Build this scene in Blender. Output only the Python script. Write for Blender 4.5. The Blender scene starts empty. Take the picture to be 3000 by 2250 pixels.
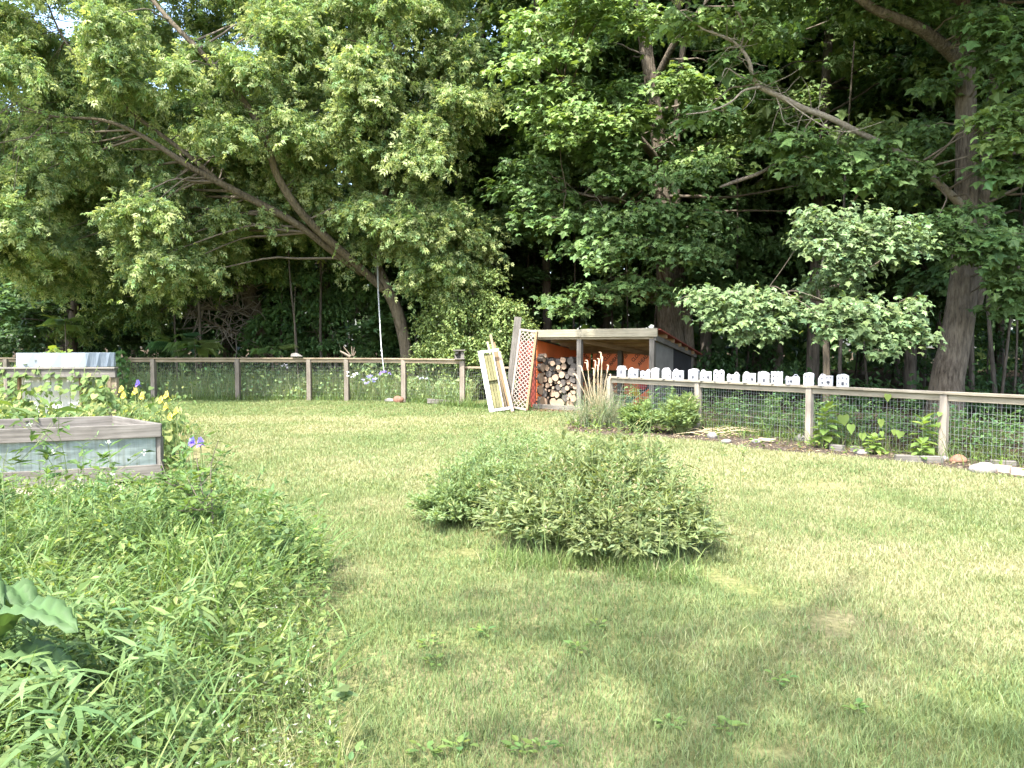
import bpy, bmesh, math, random
import numpy as np
from mathutils import Vector, Matrix

random.seed(7)
rng = np.random.default_rng(7)
R = math.radians
scene = bpy.context.scene
COL = scene.collection

# ------------------------------------------------------------------ camera
CAM_H, F, CX, CY = 1.55, 2200.0, 1500.0, 1125.0
PITCH = math.atan((1125 - 1012) / F)
cam_d = bpy.data.cameras.new("camera")
cam = bpy.data.objects.new("camera", cam_d)
COL.objects.link(cam)
cam.location = (0, 0, CAM_H)
cam.rotation_euler = (math.pi / 2 - PITCH, 0, 0)
cam_d.sensor_width = 36
cam_d.lens = 36 * F / 3000
cam_d.clip_end = 2000
cam_d.clip_start = 0.05
scene.camera = cam


def ray(px, py):
    x, u = (px - CX) / F, -(py - CY) / F
    c, s = math.cos(PITCH), math.sin(PITCH)
    return Vector((x, c + u * s, u * c - s))


def at(px, py, z=0.0):
    d = ray(px, py)
    return Vector((0, 0, CAM_H)) + d * ((z - CAM_H) / d.z)


def atd(px, py, Y):
    d = ray(px, py)
    return Vector((0, 0, CAM_H)) + d * (Y / d.y)


# ------------------------------------------------------------------ light
SUN_EL, SUN_AZ = R(58), R(28)          # sun behind the camera, to its left
to_sun = Vector((-math.sin(SUN_AZ) * math.cos(SUN_EL), -math.cos(SUN_AZ) * math.cos(SUN_EL), math.sin(SUN_EL)))
sun_d = bpy.data.lights.new("sun", 'SUN')
sun_d.energy = 2.2
sun_d.angle = R(0.7)
sun_d.color = (1.0, 0.97, 0.92)
sun = bpy.data.objects.new("sun", sun_d)
COL.objects.link(sun)
sun.rotation_euler = to_sun.to_track_quat('Z', 'Y').to_euler()
sun.location = (-20, -30, 40)

world = bpy.data.worlds.new("World")
scene.world = world
world.use_nodes = True
wn = world.node_tree.nodes
wl = world.node_tree.links
bg = wn.get('Background') or wn.new('ShaderNodeBackground')
sky = wn.new('ShaderNodeTexSky')
sky.sky_type = 'NISHITA'
sky.sun_disc = False
sky.sun_elevation = SUN_EL
sky.sun_rotation = math.atan2(to_sun.x, to_sun.y)
sky.air_density = 1.0
sky.dust_density = 3.0
sky.ozone_density = 1.0
wl.new(sky.outputs[0], bg.inputs[0])
bg.inputs[1].default_value = 0.15
scene.view_settings.view_transform = 'Standard'
scene.view_settings.look = 'None'
scene.view_settings.exposure = 2.66
scene.view_settings.gamma = 1
cy = scene.cycles
cy.max_bounces = 8
cy.diffuse_bounces = 5
cy.glossy_bounces = 2
cy.transmission_bounces = 6
cy.transparent_max_bounces = 4
cy.caustics_reflective = False
cy.caustics_refractive = False


# ------------------------------------------------------------------ naming
def tag(o, label=None, cat=None, group=None, kind=None):
    if label: o['label'] = label
    if cat: o['category'] = cat
    if group: o['group'] = group
    if kind: o['kind'] = kind
    return o


def thing(name, loc, label, cat, group=None):
    o = bpy.data.objects.new(name, None)
    COL.objects.link(o)
    o.location = loc
    o.empty_display_size = 0.1
    return tag(o, label, cat, group)


def wloc(o):
    v = Vector((0, 0, 0))
    while o is not None:
        v += o.location
        o = o.parent
    return v


def adopt(o, parent):
    """parent a child whose transform is given in world space; parents are only ever moved, never turned"""
    if parent is not None:
        o.location = o.location - wloc(parent)
        o.parent = parent
    return o


# ------------------------------------------------------------------ materials
MATS = {}


def newmat(name):
    m = bpy.data.materials.new(name)
    m.use_nodes = True
    nt = m.node_tree
    p = nt.nodes['Principled BSDF']
    return m, nt, p


def ramp(nt, fac, stops):
    r = nt.nodes.new('ShaderNodeValToRGB')
    el = r.color_ramp.elements
    while len(el) < len(stops):
        el.new(0.5)
    for e, (pos, c) in zip(el, stops):
        e.position = pos
        e.color = (*c, 1)
    nt.links.new(fac, r.inputs[0])
    return r.outputs[0]


def noise_node(nt, vec, scale, detail=4, rough=0.6):
    n = nt.nodes.new('ShaderNodeTexNoise')
    n.inputs['Scale'].default_value = scale
    n.inputs['Detail'].default_value = detail
    n.inputs['Roughness'].default_value = rough
    if vec is not None:
        nt.links.new(vec, n.inputs['Vector'])
    return n.outputs['Fac']


def mapping(nt, scale, out='Object'):
    tc = nt.nodes.new('ShaderNodeTexCoord')
    mp = nt.nodes.new('ShaderNodeMapping')
    mp.inputs['Scale'].default_value = scale
    nt.links.new(tc.outputs[out], mp.inputs['Vector'])
    return mp.outputs[0]


def bump(nt, p, h, strength=0.4, dist=0.02):
    b = nt.nodes.new('ShaderNodeBump')
    b.inputs['Strength'].default_value = strength
    b.inputs['Distance'].default_value = dist
    nt.links.new(h, b.inputs['Height'])
    nt.links.new(b.outputs[0], p.inputs['Normal'])


def wood_mat(name, stops, along='X', rough=0.85, fine=1.0, spots=None):
    """sawn timber: grain stretched along one local axis, slow stains across it"""
    m, nt, p = newmat(name)
    s = {'X': (1.2, 22, 22), 'Y': (22, 1.2, 22), 'Z': (22, 22, 1.2)}[along]
    v = mapping(nt, tuple(k * fine for k in s))
    g = noise_node(nt, v, 1.6, 6, 0.65)
    v2 = mapping(nt, (1.5, 1.5, 1.5))
    st = noise_node(nt, v2, 1.7, 4)
    mx = nt.nodes.new('ShaderNodeMath')
    mx.operation = 'MULTIPLY_ADD'
    mx.inputs[1].default_value = 0.62
    nt.links.new(g, mx.inputs[0])
    m2 = nt.nodes.new('ShaderNodeMath')
    m2.operation = 'MULTIPLY'
    m2.inputs[1].default_value = 0.38
    nt.links.new(st, m2.inputs[0])
    nt.links.new(m2.outputs[0], mx.inputs[2])
    c = ramp(nt, mx.outputs[0], stops)
    oi = nt.nodes.new('ShaderNodeObjectInfo')
    hs = nt.nodes.new('ShaderNodeHueSaturation')
    mr = nt.nodes.new('ShaderNodeMapRange')
    mr.inputs['To Min'].default_value = 0.82
    mr.inputs['To Max'].default_value = 1.15
    nt.links.new(oi.outputs['Random'], mr.inputs['Value'])
    nt.links.new(mr.outputs[0], hs.inputs['Value'])
    nt.links.new(c, hs.inputs['Color'])
    nt.links.new(hs.outputs[0], p.inputs['Base Color'])
    p.inputs['Roughness'].default_value = rough
    bump(nt, p, g, 0.5, 0.006)
    return m


def plain(name, col, rough=0.6, metal=0.0, var=0.15, scale=6, bumpy=0.0):
    m, nt, p = newmat(name)
    n = noise_node(nt, mapping(nt, (1, 1, 1)), scale, 5)
    a = tuple(c * (1 - var) for c in col)
    b = tuple(min(1, c * (1 + var)) for c in col)
    nt.links.new(ramp(nt, n, [(0.3, a), (0.7, b)]), p.inputs['Base Color'])
    p.inputs['Roughness'].default_value = rough
    p.inputs['Metallic'].default_value = metal
    if bumpy:
        bump(nt, p, n, bumpy, 0.02)
    return m


def leaf_mat(name, trans=0.35, rough=0.5, spec=0.35, tcol=(1.05, 1.0, 0.45)):
    """thin leaf: colour comes from the per-leaf 'tint' attribute; light also passes through"""
    m, nt, p = newmat(name)
    at_ = nt.nodes.new('ShaderNodeAttribute')
    at_.attribute_name = 'tint'
    nt.links.new(at_.outputs['Color'], p.inputs['Base Color'])
    p.inputs['Roughness'].default_value = rough
    p.inputs['Specular IOR Level'].default_value = spec
    tr = nt.nodes.new('ShaderNodeBsdfTranslucent')
    mu = nt.nodes.new('ShaderNodeMix')
    mu.data_type = 'RGBA'
    mu.blend_type = 'MULTIPLY'
    mu.inputs[0].default_value = 1
    nt.links.new(at_.outputs['Color'], mu.inputs[6])
    mu.inputs[7].default_value = (*tcol, 1)
    nt.links.new(mu.outputs[2], tr.inputs['Color'])
    mix = nt.nodes.new('ShaderNodeMixShader')
    mix.inputs[0].default_value = trans
    nt.links.new(p.outputs[0], mix.inputs[1])
    nt.links.new(tr.outputs[0], mix.inputs[2])
    nt.links.new(mix.outputs[0], nt.nodes['Material Output'].inputs['Surface'])
    return m


def bark_mat(name, dark, light, sc=(9, 9, 1.6), strength=0.9):
    m, nt, p = newmat(name)
    v = mapping(nt, sc)
    n = noise_node(nt, v, 1.5, 7, 0.7)
    v2 = mapping(nt, (1, 1, 1))
    n2 = noise_node(nt, v2, 1.3, 3)
    ad = nt.nodes.new('ShaderNodeMath')
    ad.operation = 'MULTIPLY_ADD'
    ad.inputs[1].default_value = 0.35
    nt.links.new(n2, ad.inputs[0])
    m2 = nt.nodes.new('ShaderNodeMath')
    m2.operation = 'MULTIPLY'
    m2.inputs[1].default_value = 0.7
    nt.links.new(n, m2.inputs[0])
    nt.links.new(m2.outputs[0], ad.inputs[2])
    nt.links.new(ramp(nt, ad.outputs[0], [(0.36, dark), (0.66, light)]), p.inputs['Base Color'])
    p.inputs['Roughness'].default_value = 0.95
    p.inputs['Specular IOR Level'].default_value = 0.1
    bump(nt, p, n, strength, 0.09)
    return m


GREY_W = [(0.32, (0.045, 0.040, 0.033)), (0.49, (0.115, 0.105, 0.088)), (0.68, (0.195, 0.180, 0.155))]
M = dict(
    grey_wood=wood_mat('grey_wood', GREY_W),
    tan_wood=wood_mat('tan_wood', [(0.28, (0.10, 0.075, 0.045)), (0.5, (0.20, 0.16, 0.105)), (0.7, (0.29, 0.24, 0.165))]),
    rail_wood=wood_mat('rail_wood', [(0.28, (0.12, 0.10, 0.07)), (0.5, (0.235, 0.205, 0.15)), (0.7, (0.33, 0.295, 0.23))]),
    rail_post=wood_mat('rail_post', [(0.28, (0.11, 0.09, 0.07)), (0.5, (0.235, 0.205, 0.165)), (0.7, (0.34, 0.30, 0.25))]),
    brown_grey=wood_mat('brown_grey', [(0.28, (0.08, 0.065, 0.048)), (0.5, (0.165, 0.142, 0.11)), (0.7, (0.24, 0.21, 0.168))]),
    fascia_wood=wood_mat('fascia_wood', [(0.28, (0.12, 0.105, 0.07)), (0.5, (0.225, 0.205, 0.145)), (0.7, (0.33, 0.30, 0.225))]),
    lattice_paint=plain('lattice_paint', (0.24, 0.20, 0.165), 0.7, 0, 0.2, 9),
    brown_wood=wood_mat('brown_wood', [(0.3, (0.12, 0.075, 0.035)), (0.5, (0.22, 0.14, 0.07)), (0.7, (0.30, 0.20, 0.11))]),
    moss_wood=wood_mat('moss_wood', [(0.3, (0.07, 0.065, 0.025)), (0.5, (0.14, 0.13, 0.055)), (0.7, (0.22, 0.20, 0.10))], along='Z'),
    pale_wood=wood_mat('pale_wood', [(0.3, (0.18, 0.13, 0.085)), (0.5, (0.31, 0.25, 0.19)), (0.7, (0.42, 0.35, 0.28))]),
    white_paint=plain('white_paint', (0.50, 0.49, 0.465), 0.55, 0, 0.14, 14),
    white_toy=plain('white_toy_plastic', (0.47, 0.47, 0.48), 0.45, 0, 0.05, 20),
    toy_dark=plain('toy_opening', (0.035, 0.038, 0.05), 0.6, 0, 0.2, 20),
    toy_grey=plain('toy_grey', (0.17, 0.175, 0.20), 0.6, 0, 0.1, 20),
    orange=plain('orange_sign_sheet', (0.78, 0.195, 0.06), 0.55, 0, 0.18, 2.2),
    black=plain('black_lettering', (0.012, 0.011, 0.011), 0.6, 0, 0.1),
    dark_sheet=plain('dark_sheet', (0.010, 0.011, 0.014), 0.8, 0, 0.3),
    sign_red=plain('sign_red', (0.46, 0.04, 0.04), 0.5),
    sign_yellow=plain('sign_yellow', (0.62, 0.42, 0.03), 0.5),
    sign_green=plain('sign_green', (0.01, 0.17, 0.13), 0.5),
    steel=plain('wire', (0.26, 0.27, 0.26), 0.5, 0.5, 0.1),
    wall_sheet=plain('grey_wall_sheet', (0.15, 0.147, 0.138), 0.8, 0, 0.35, 1.8),
    log_end=plain('log_end', (0.33, 0.235, 0.16), 0.85, 0, 0.3, 9),
    log_end_old=plain('weathered_log_end', (0.085, 0.075, 0.065), 0.9, 0, 0.4, 9),
    log_bark=bark_mat('log_bark', (0.035, 0.028, 0.022), (0.13, 0.11, 0.09), (14, 14, 14), 0.6),
    bark=bark_mat('maple_bark', (0.035, 0.028, 0.021), (0.25, 0.21, 0.158), (15, 15, 2.4), 1.0),
    bark_grey=bark_mat('grey_bark', (0.055, 0.045, 0.032), (0.21, 0.175, 0.125), (13, 13, 2.2), 0.9),
    bark_dark=bark_mat('dark_bark', (0.035, 0.03, 0.024), (0.14, 0.12, 0.095), (10, 10, 1.5), 0.6),
    twig=plain('twig', (0.12, 0.098, 0.07), 0.9, 0, 0.35, 5),
    stem=plain('stem', (0.13, 0.17, 0.05), 0.7, 0, 0.25, 5),
    rope=plain('rope', (0.50, 0.53, 0.52), 0.9, 0, 0.12, 30),
    stone=plain('stone', (0.21, 0.195, 0.175), 0.9, 0, 0.3, 7, 0.5),
    redstone=plain('red_stone', (0.20, 0.10, 0.065), 0.9, 0, 0.3, 7, 0.5),
    leaf=leaf_mat('leaf', 0.38), leaf_thin=leaf_mat('thin_leaf', 0.5, 0.5, 0.35, (1.05, 1.02, 0.55)),
    roof_red=plain('roof_sheet', (0.20, 0.035, 0.02), 0.7, 0, 0.3, 3),
    leaf_soft=leaf_mat('soft_leaf', 0.45, 0.6, 0.25),
    leaf_gloss=leaf_mat('broad_leaf', 0.25, 0.6, 0.3),
    blade=leaf_mat('grass_blade', 0.35, 0.55, 0.25, (1.0, 1.0, 0.6)),
    petal=leaf_mat('petal', 0.35, 0.6, 0.1, (1, 1, 1)),
)


# ------------------------------------------------------------------ mesh helpers
def link_mesh(name, me, parent=None, loc=None):
    o = bpy.data.objects.new(name, me)
    COL.objects.link(o)
    if loc is not None:
        o.location = loc
    return adopt(o, parent) if parent is not None else o


def np_mesh(name, V, loops, starts, mats, tint=None, smooth=False, midx=None):
    me = bpy.data.meshes.new(name)
    me.vertices.add(len(V))
    me.vertices.foreach_set('co', np.ascontiguousarray(V, np.float32).ravel())
    me.loops.add(len(loops))
    me.loops.foreach_set('vertex_index', np.ascontiguousarray(loops, np.int32))
    me.polygons.add(len(starts))
    me.polygons.foreach_set('loop_start', np.ascontiguousarray(starts, np.int32))
    if midx is not None:
        me.polygons.foreach_set('material_index', np.ascontiguousarray(midx, np.int32))
    for m in mats:
        me.materials.append(m)
    me.update(calc_edges=True)
    me.polygons.foreach_set('use_smooth', np.full(len(starts), smooth))
    if tint is not None:
        a = me.attributes.new('tint', 'FLOAT_COLOR', 'POINT')
        c = np.ones((len(V), 4), np.float32)
        c[:, :3] = tint
        a.data.foreach_set('color', c.ravel())
    return me


def unit(a):
    return a / np.maximum(np.linalg.norm(a, axis=-1, keepdims=True), 1e-9)


# leaf templates: x along the leaf (0..1), y across, z out of the blade
T_LANCE = (np.array([(0, 0, 0), (.4, .17, .05), (1, 0, -.08), (.4, -.17, .05)]), [(0, 1, 2), (0, 2, 3)])
T_NARROW = (np.array([(0, 0, 0), (.22, .060, .03), (.6, .055, .02), (1, 0, -.22), (.6, -.055, .02), (.22, -.060, .03)]), [(0, 1, 5), (1, 2, 4, 5), (2, 3, 4)])
T_OVAL = (np.array([(0, 0, 0), (.28, .26, .05), (.65, .24, .02), (1, 0, -.12), (.65, -.24, .02), (.28, -.26, .05)]), [(0, 1, 2, 3), (0, 3, 4, 5)])
T_MAPLE = (np.array([(0, 0, 0), (.02, .42, -.08), (.28, .26, .02), (.42, .60, -.12), (.62, .24, .0), (1, 0, -.16),
                     (.62, -.24, .0), (.42, -.60, -.12), (.28, -.26, .02), (.02, -.42, -.08)]),
           [(0, 1, 2), (0, 2, 3, 4), (0, 4, 5, 6), (0, 6, 7, 8), (0, 8, 9)])
T_HEART = (np.array([(0, 0, 0), (-.12, .28, .02), (.12, .46, .0), (.5, .36, -.02), (1, 0, -.12), (.5, -.36, -.02), (.12, -.46, 0), (-.12, -.28, .02)]),
           [(0, 1, 2, 3), (0, 3, 4), (0, 4, 5), (0, 5, 6, 7)])
T_PAD = (np.array([(0, 0, 0), (.3, .42, -.05), (.75, .33, -.1), (1, -.05, -.16), (.6, -.40, -.08), (.2, -.3, 0)]), [(0, 1, 2, 3), (0, 3, 4, 5)])


def compound(k=2, w=.15, ll=.48):
    """pinnate leaf: k pairs of leaflets and one at the tip"""
    V, Fs = [], []
    def leaflet(x, y, ang, l):
        b = len(V)
        c, s = math.cos(ang), math.sin(ang)
        for (a, q, z) in ((0, 0, 0), (.42 * l, w * l * 1.9, .03), (l, 0, -.14), (.42 * l, -w * l * 1.9, .03)):
            V.append((x + a * c - q * s, y + a * s + q * c, z * (1 if l else 0) - 0.10 * (x + a) ** 2))
        Fs.extend([(b, b + 1, b + 2), (b, b + 2, b + 3)])
    for i in range(k):
        x = .22 + .36 * i / max(1, k - 1) if k > 1 else .4
        leaflet(x, .01, R(52), ll)
        leaflet(x, -.01, R(-52), ll)
    leaflet(.62, 0, 0, ll)
    return np.array(V), Fs


T_COMP3, T_COMP5, T_PINN = compound(1, .13, .52), compound(2, .12, .52), compound(7, .09, .30)


class Leaves:
    """gathers leaves and turns them into one foliage mesh"""
    def __init__(s):
        s.parts = []

    def add(s, tmpl, P, A, N, S, tint):
        P = np.asarray(P, float)
        n = len(P)
        if n == 0:
            return
        A = unit(np.asarray(A, float))
        B = unit(np.cross(N, A))
        N = np.cross(A, B)
        S = np.broadcast_to(np.asarray(S, float), (n,))
        T, Fs = tmpl
        k = len(T)
        curl = rng.uniform(.3, 1.9, (n, 1, 1))
        V = P[:, None] + S[:, None, None] * (T[None, :, 0:1] * A[:, None] + T[None, :, 1:2] * B[:, None] * rng.uniform(.8, 1.2, (n, 1, 1)) + T[None, :, 2:3] * N[:, None] * curl)
        tint = np.broadcast_to(np.asarray(tint, float), (n, 3))
        s.parts.append((V.reshape(-1, 3), k, Fs, n, np.repeat(tint, k, 0)))

    def raw(s, V, Fs_per, k, n, tint_v):
        s.parts.append((V, k, Fs_per, n, tint_v))

    def count(s):
        return sum(p[3] for p in s.parts)

    def mesh(s, name, mat, origin=(0, 0, 0)):
        Vs, Ls, Ss, Ts, vo, lo = [], [], [], [], 0, 0
        for (V, k, Fs, n, tv) in s.parts:
            flat = np.concatenate([np.array(f) for f in Fs])
            st = np.cumsum([0] + [len(f) for f in Fs])[:-1]
            Ls.append((flat[None] + (np.arange(n) * k)[:, None]).ravel() + vo)
            Ss.append((st[None] + (np.arange(n) * len(flat))[:, None]).ravel() + lo)
            Vs.append(V)
            Ts.append(tv)
            vo += len(V)
            lo += len(flat) * n
        V = np.concatenate(Vs) - np.asarray(origin, float)
        return np_mesh(name, V, np.concatenate(Ls), np.concatenate(Ss), [mat], np.concatenate(Ts))

    def build(s, name, mat, parent=None, loc=(0, 0, 0)):
        return link_mesh(name, s.mesh(name, mat, loc), parent, Vector(loc))


def greens(n, base, var=0.22, hue=0.12, tip=None, tipf=None):
    base = np.asarray(base, float)
    c = base[None] * rng.lognormal(0, var, (n, 1))
    h = rng.normal(0, hue, (n, 1))
    c = c * (1 + h * np.array([[1.0, 0.15, -0.6]]))
    if tip is not None:
        f = (rng.random(n) < tipf) if np.isscalar(tipf) else np.asarray(tipf)
        f = np.asarray(f, float)[:, None]
        c = c * (1 - f) + np.asarray(tip)[None] * rng.lognormal(0, var * .7, (n, 1)) * f
    return np.clip(c, 0.003, 0.9)


def blades(L, P, height, width, lean, tint, segs=3, az=None, droop=1.0):
    """curved tapering grass blades standing on the points P"""
    P = np.asarray(P, float)
    n = len(P)
    height = np.broadcast_to(np.asarray(height, float), (n,))
    width = np.broadcast_to(np.asarray(width, float), (n,))
    lean = np.broadcast_to(np.asarray(lean, float), (n,))
    az = rng.uniform(0, 2 * math.pi, n) if az is None else az
    d = np.stack([np.cos(az), np.sin(az), np.zeros(n)], 1)
    fa = az + math.pi / 2 + rng.normal(0, .6, n)
    b = np.stack([np.cos(fa), np.sin(fa), np.zeros(n)], 1)
    V = []
    for i in range(segs + 1):
        t = i / segs
        hgt = height * (t - 0.5 * droop * lean * t * t * np.minimum(1, lean))
        c = P + d * (height * lean * t ** 1.7)[:, None]
        c[:, 2] += hgt
        w = width * .5 * (1 - t ** 2.2) * (0.65 + .7 * t * (1 - t) * 2)
        if i < segs:
            V.append(c - b * w[:, None])
            V.append(c + b * w[:, None])
        else:
            V.append(c)
    V = np.stack(V, 1)
    k = V.shape[1]
    Fs = [(2 * i, 2 * i + 1, 2 * i + 3, 2 * i + 2) for i in range(segs - 1)] + [(2 * segs - 2, 2 * segs - 1, 2 * segs)]
    L.raw(V.reshape(-1, 3), Fs, k, n, np.repeat(np.broadcast_to(tint, (n, 3)), k, 0))


class Shape:
    """gathers tubes, boxes and polygons; build() links them as ONE mesh object"""
    def __init__(s):
        s.V, s.F, s.mi, s.n = [], [], [], 0

    def poly(s, V, Fs, mi=0):
        b = s.n
        s.V.extend([tuple(v) for v in V])
        s.n += len(V)
        s.F.extend([tuple(b + i for i in f) for f in Fs])
        s.mi.extend([mi] * len(Fs))

    def box(s, c, size, rot=None, mi=0):
        x, y, z = (k / 2 for k in size)
        V = [Vector(p) for p in ((-x, -y, -z), (x, -y, -z), (x, y, -z), (-x, y, -z), (-x, -y, z), (x, -y, z), (x, y, z), (-x, y, z))]
        if rot is not None:
            V = [rot @ v for v in V]
        c = Vector(c)
        s.poly([v + c for v in V], [(3, 2, 1, 0), (4, 5, 6, 7), (0, 1, 5, 4), (1, 2, 6, 5), (2, 3, 7, 6), (3, 0, 4, 7)], mi)

    def prism(s, outline, y0, y1, mi=0):
        """outline in x,z extruded along y"""
        n = len(outline)
        V = [(x, y0, z) for x, z in outline] + [(x, y1, z) for x, z in outline]
        Fs = [tuple(range(n)), tuple(range(2 * n - 1, n - 1, -1))] + [(i, i + n, (i + 1) % n + n, (i + 1) % n) for i in range(n)]
        s.poly(V, Fs, mi)

    def tube(s, pts, sides=8, rough=0.0, sub=4, cap=True, mi=0, seed=0):
        p = np.array([q[:3] for q in pts], float)
        r = np.array([q[3] for q in pts], float)
        if sub > 1 and len(p) > 2:
            out, ro = [], []
            for i in range(len(p) - 1):
                p0, p1, p2, p3 = p[max(i - 1, 0)], p[i], p[i + 1], p[min(i + 2, len(p) - 1)]
                for j in range(sub):
                    t = j / sub
                    out.append(.5 * ((2 * p1) + (-p0 + p2) * t + (2 * p0 - 5 * p1 + 4 * p2 - p3) * t * t + (-p0 + 3 * p1 - 3 * p2 + p3) * t ** 3))
                    ro.append(r[i] * (1 - t) + r[i + 1] * t)
            out.append(p[-1])
            ro.append(r[-1])
            p, r = np.array(out), np.array(ro)
        n = len(p)
        tg = unit(np.gradient(p, axis=0))
        ref = np.array([0, 0, 1.0]) if abs(tg[0][2]) < .9 else np.array([1.0, 0, 0])
        nrm = np.cross(tg[0], ref)
        nrm /= np.linalg.norm(nrm)
        V = []
        ph = seed * 1.7
        for i in range(n):
            nrm = nrm - tg[i] * nrm.dot(tg[i])
            nrm /= max(np.linalg.norm(nrm), 1e-9)
            bi = np.cross(tg[i], nrm)
            for k in range(sides):
                a = 2 * math.pi * k / sides
                rr = r[i]
                if rough:
                    rr *= 1 + rough * (math.sin(3 * a + ph + i * .13) * .5 + math.sin(5 * a + 2 * ph - i * .21) * .35 + math.sin(i * 1.1 + 2 * a + ph) * .3)
                V.append(p[i] + rr * (math.cos(a) * nrm + math.sin(a) * bi))
        Fs = []
        for i in range(n - 1):
            for k in range(sides):
                k2 = (k + 1) % sides
                Fs.append((i * sides + k, i * sides + k2, (i + 1) * sides + k2, (i + 1) * sides + k))
        if cap:
            Fs.append(tuple(range(sides - 1, -1, -1)))
            Fs.append(tuple((n - 1) * sides + k for k in range(sides)))
        s.poly(V, Fs, mi)

    def build(s, name, mats, parent=None, loc=(0, 0, 0), smooth=False, bev=0):
        me = bpy.data.meshes.new(name)
        loc = Vector(loc)
        me.from_pydata([tuple(Vector(v) - loc) for v in s.V], [], s.F)
        for m in (mats if isinstance(mats, (list, tuple)) else [mats]):
            me.materials.append(m)
        me.polygons.foreach_set('material_index', s.mi)
        me.polygons.foreach_set('use_smooth', [smooth] * len(s.F))
        if bev:
            bm = bmesh.new()
            bm.from_mesh(me)
            bmesh.ops.bevel(bm, geom=bm.edges[:], offset=bev, segments=1, affect='EDGES', clamp_overlap=True)
            bm.to_mesh(me)
            bm.free()
        me.update()
        return link_mesh(name, me, parent, loc)


def beam(name, a, b, w, h, mat, parent, up=(0, 0, 1), bev=0.005):
    """sawn timber from a to b; its local x runs along the grain"""
    a, b = Vector(a), Vector(b)
    x = (b - a).normalized()
    y = Vector(up).cross(x)
    if y.length < 1e-4:
        y = Vector((1, 0, 0)).cross(x)
    y.normalize()
    z = x.cross(y)
    s = Shape()
    s.box((0, 0, 0), ((b - a).length, w, h))
    o = s.build(name, mat, None, (0, 0, 0), bev=bev)
    o.matrix_world = Matrix.Translation((a + b) / 2) @ Matrix((x, y, z)).transposed().to_4x4()
    if parent is not None:
        rot = o.rotation_euler.copy()
        adopt(o, parent)
    return o


def vnoise(x, y, scale, seed=0):
    """smooth value noise 0..1"""
    g = np.random.default_rng(seed).random((97, 97))
    x, y = np.asarray(x) / scale + 40.3, np.asarray(y) / scale + 40.7
    i, j = np.floor(x).astype(int), np.floor(y).astype(int)
    fx, fy = x - i, y - j
    fx, fy = fx * fx * (3 - 2 * fx), fy * fy * (3 - 2 * fy)
    i, j = i % 96, j % 96
    return (g[i, j] * (1 - fx) + g[i + 1, j] * fx) * (1 - fy) + (g[i, j + 1] * (1 - fx) + g[i + 1, j + 1] * fx) * fy


def in_poly(x, y, poly):
    inside = np.zeros(len(x), bool)
    n = len(poly)
    for i in range(n):
        x0, y0 = poly[i]
        x1, y1 = poly[(i + 1) % n]
        c = ((y0 > y) != (y1 > y)) & (x < (x1 - x0) * (y - y0) / (y1 - y0 + 1e-12) + x0)
        inside ^= c
    return inside


def scatter(poly, n):
    xs = [p[0] for p in poly]
    ys = [p[1] for p in poly]
    x = rng.uniform(min(xs), max(xs), n * 3)
    y = rng.uniform(min(ys), max(ys), n * 3)
    k = in_poly(x, y, poly)
    return np.stack([x[k], y[k], np.zeros(k.sum())], 1)[:n]


def sheet(name, poly, z, mat, kind='structure'):
    s = Shape()
    s.poly([(x, y, z) for x, y in poly], [tuple(range(len(poly)))])
    return tag(s.build(name, mat), kind=kind)
M['straw'] = plain('straw', (0.46, 0.37, 0.23), 0.9, 0, 0.2, 12)
M['plume'] = plain('plume', (0.50, 0.36, 0.24), 0.95, 0, 0.2, 30)

# ================================================================== SETTING
def ground_mat():
    m, nt, p = newmat('lawn_soil')
    v = mapping(nt, (1, 1, 1))
    a = noise_node(nt, v, 0.55, 6, 0.65)
    b = noise_node(nt, v, 26, 4, 0.7)
    c1 = ramp(nt, a, [(0.35, (0.12, 0.15, 0.05)), (0.55, (0.21, 0.20, 0.105)), (0.7, (0.27, 0.235, 0.155))])
    c2 = ramp(nt, b, [(0.35, (0.55, 0.55, 0.5)), (0.65, (1.1, 1.08, 1.0))])
    mx = nt.nodes.new('ShaderNodeMix')
    mx.data_type = 'RGBA'
    mx.blend_type = 'MULTIPLY'
    mx.inputs[0].default_value = 1
    nt.links.new(c1, mx.inputs[6])
    nt.links.new(c2, mx.inputs[7])
    nt.links.new(mx.outputs[2], p.inputs['Base Color'])
    p.inputs['Roughness'].default_value = 1
    p.inputs['Specular IOR Level'].default_value = 0
    bump(nt, p, b, 0.6, 0.03)
    return m


def litter_mat(name, stops, sc=14):
    m, nt, p = newmat(name)
    v = mapping(nt, (1, 1, 1))
    b = noise_node(nt, v, sc, 7, 0.75)
    nt.links.new(ramp(nt, b, stops), p.inputs['Base Color'])
    p.inputs['Roughness'].default_value = 1
    p.inputs['Specular IOR Level'].default_value = 0
    bump(nt, p, b, 1.0, 0.05)
    return m


M['ground'] = ground_mat()
M['litter'] = litter_mat('leaf_litter', [(0.3, (0.02, 0.016, 0.011)), (0.5, (0.06, 0.047, 0.032)), (0.75, (0.15, 0.115, 0.075))])
M['soil'] = litter_mat('bed_soil', [(0.3, (0.025, 0.02, 0.017)), (0.5, (0.09, 0.072, 0.058)), (0.72, (0.30, 0.24, 0.18))], 22)

sheet('ground', [(-300, -60), (300, -60), (300, 500), (-300, 500)], 0, M['ground'])
FENCE_B, FENCE_C, FENCE_D = Vector((3.35, 13.5, 0)), Vector((4.68, 11.78, 0)), Vector((5.89, 10.2, 0))
sheet('woodland_floor', [(-300, 24.5), (-2.5, 22.6), (0.2, 20.6), (0.9, 19.8), (2.2, 15.6), (3.5, 13.6), (6.05, 10.3), (9.5, 5.8), (300, 5.8), (300, 500), (-300, 500)], 0.004, M['litter'])

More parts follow.
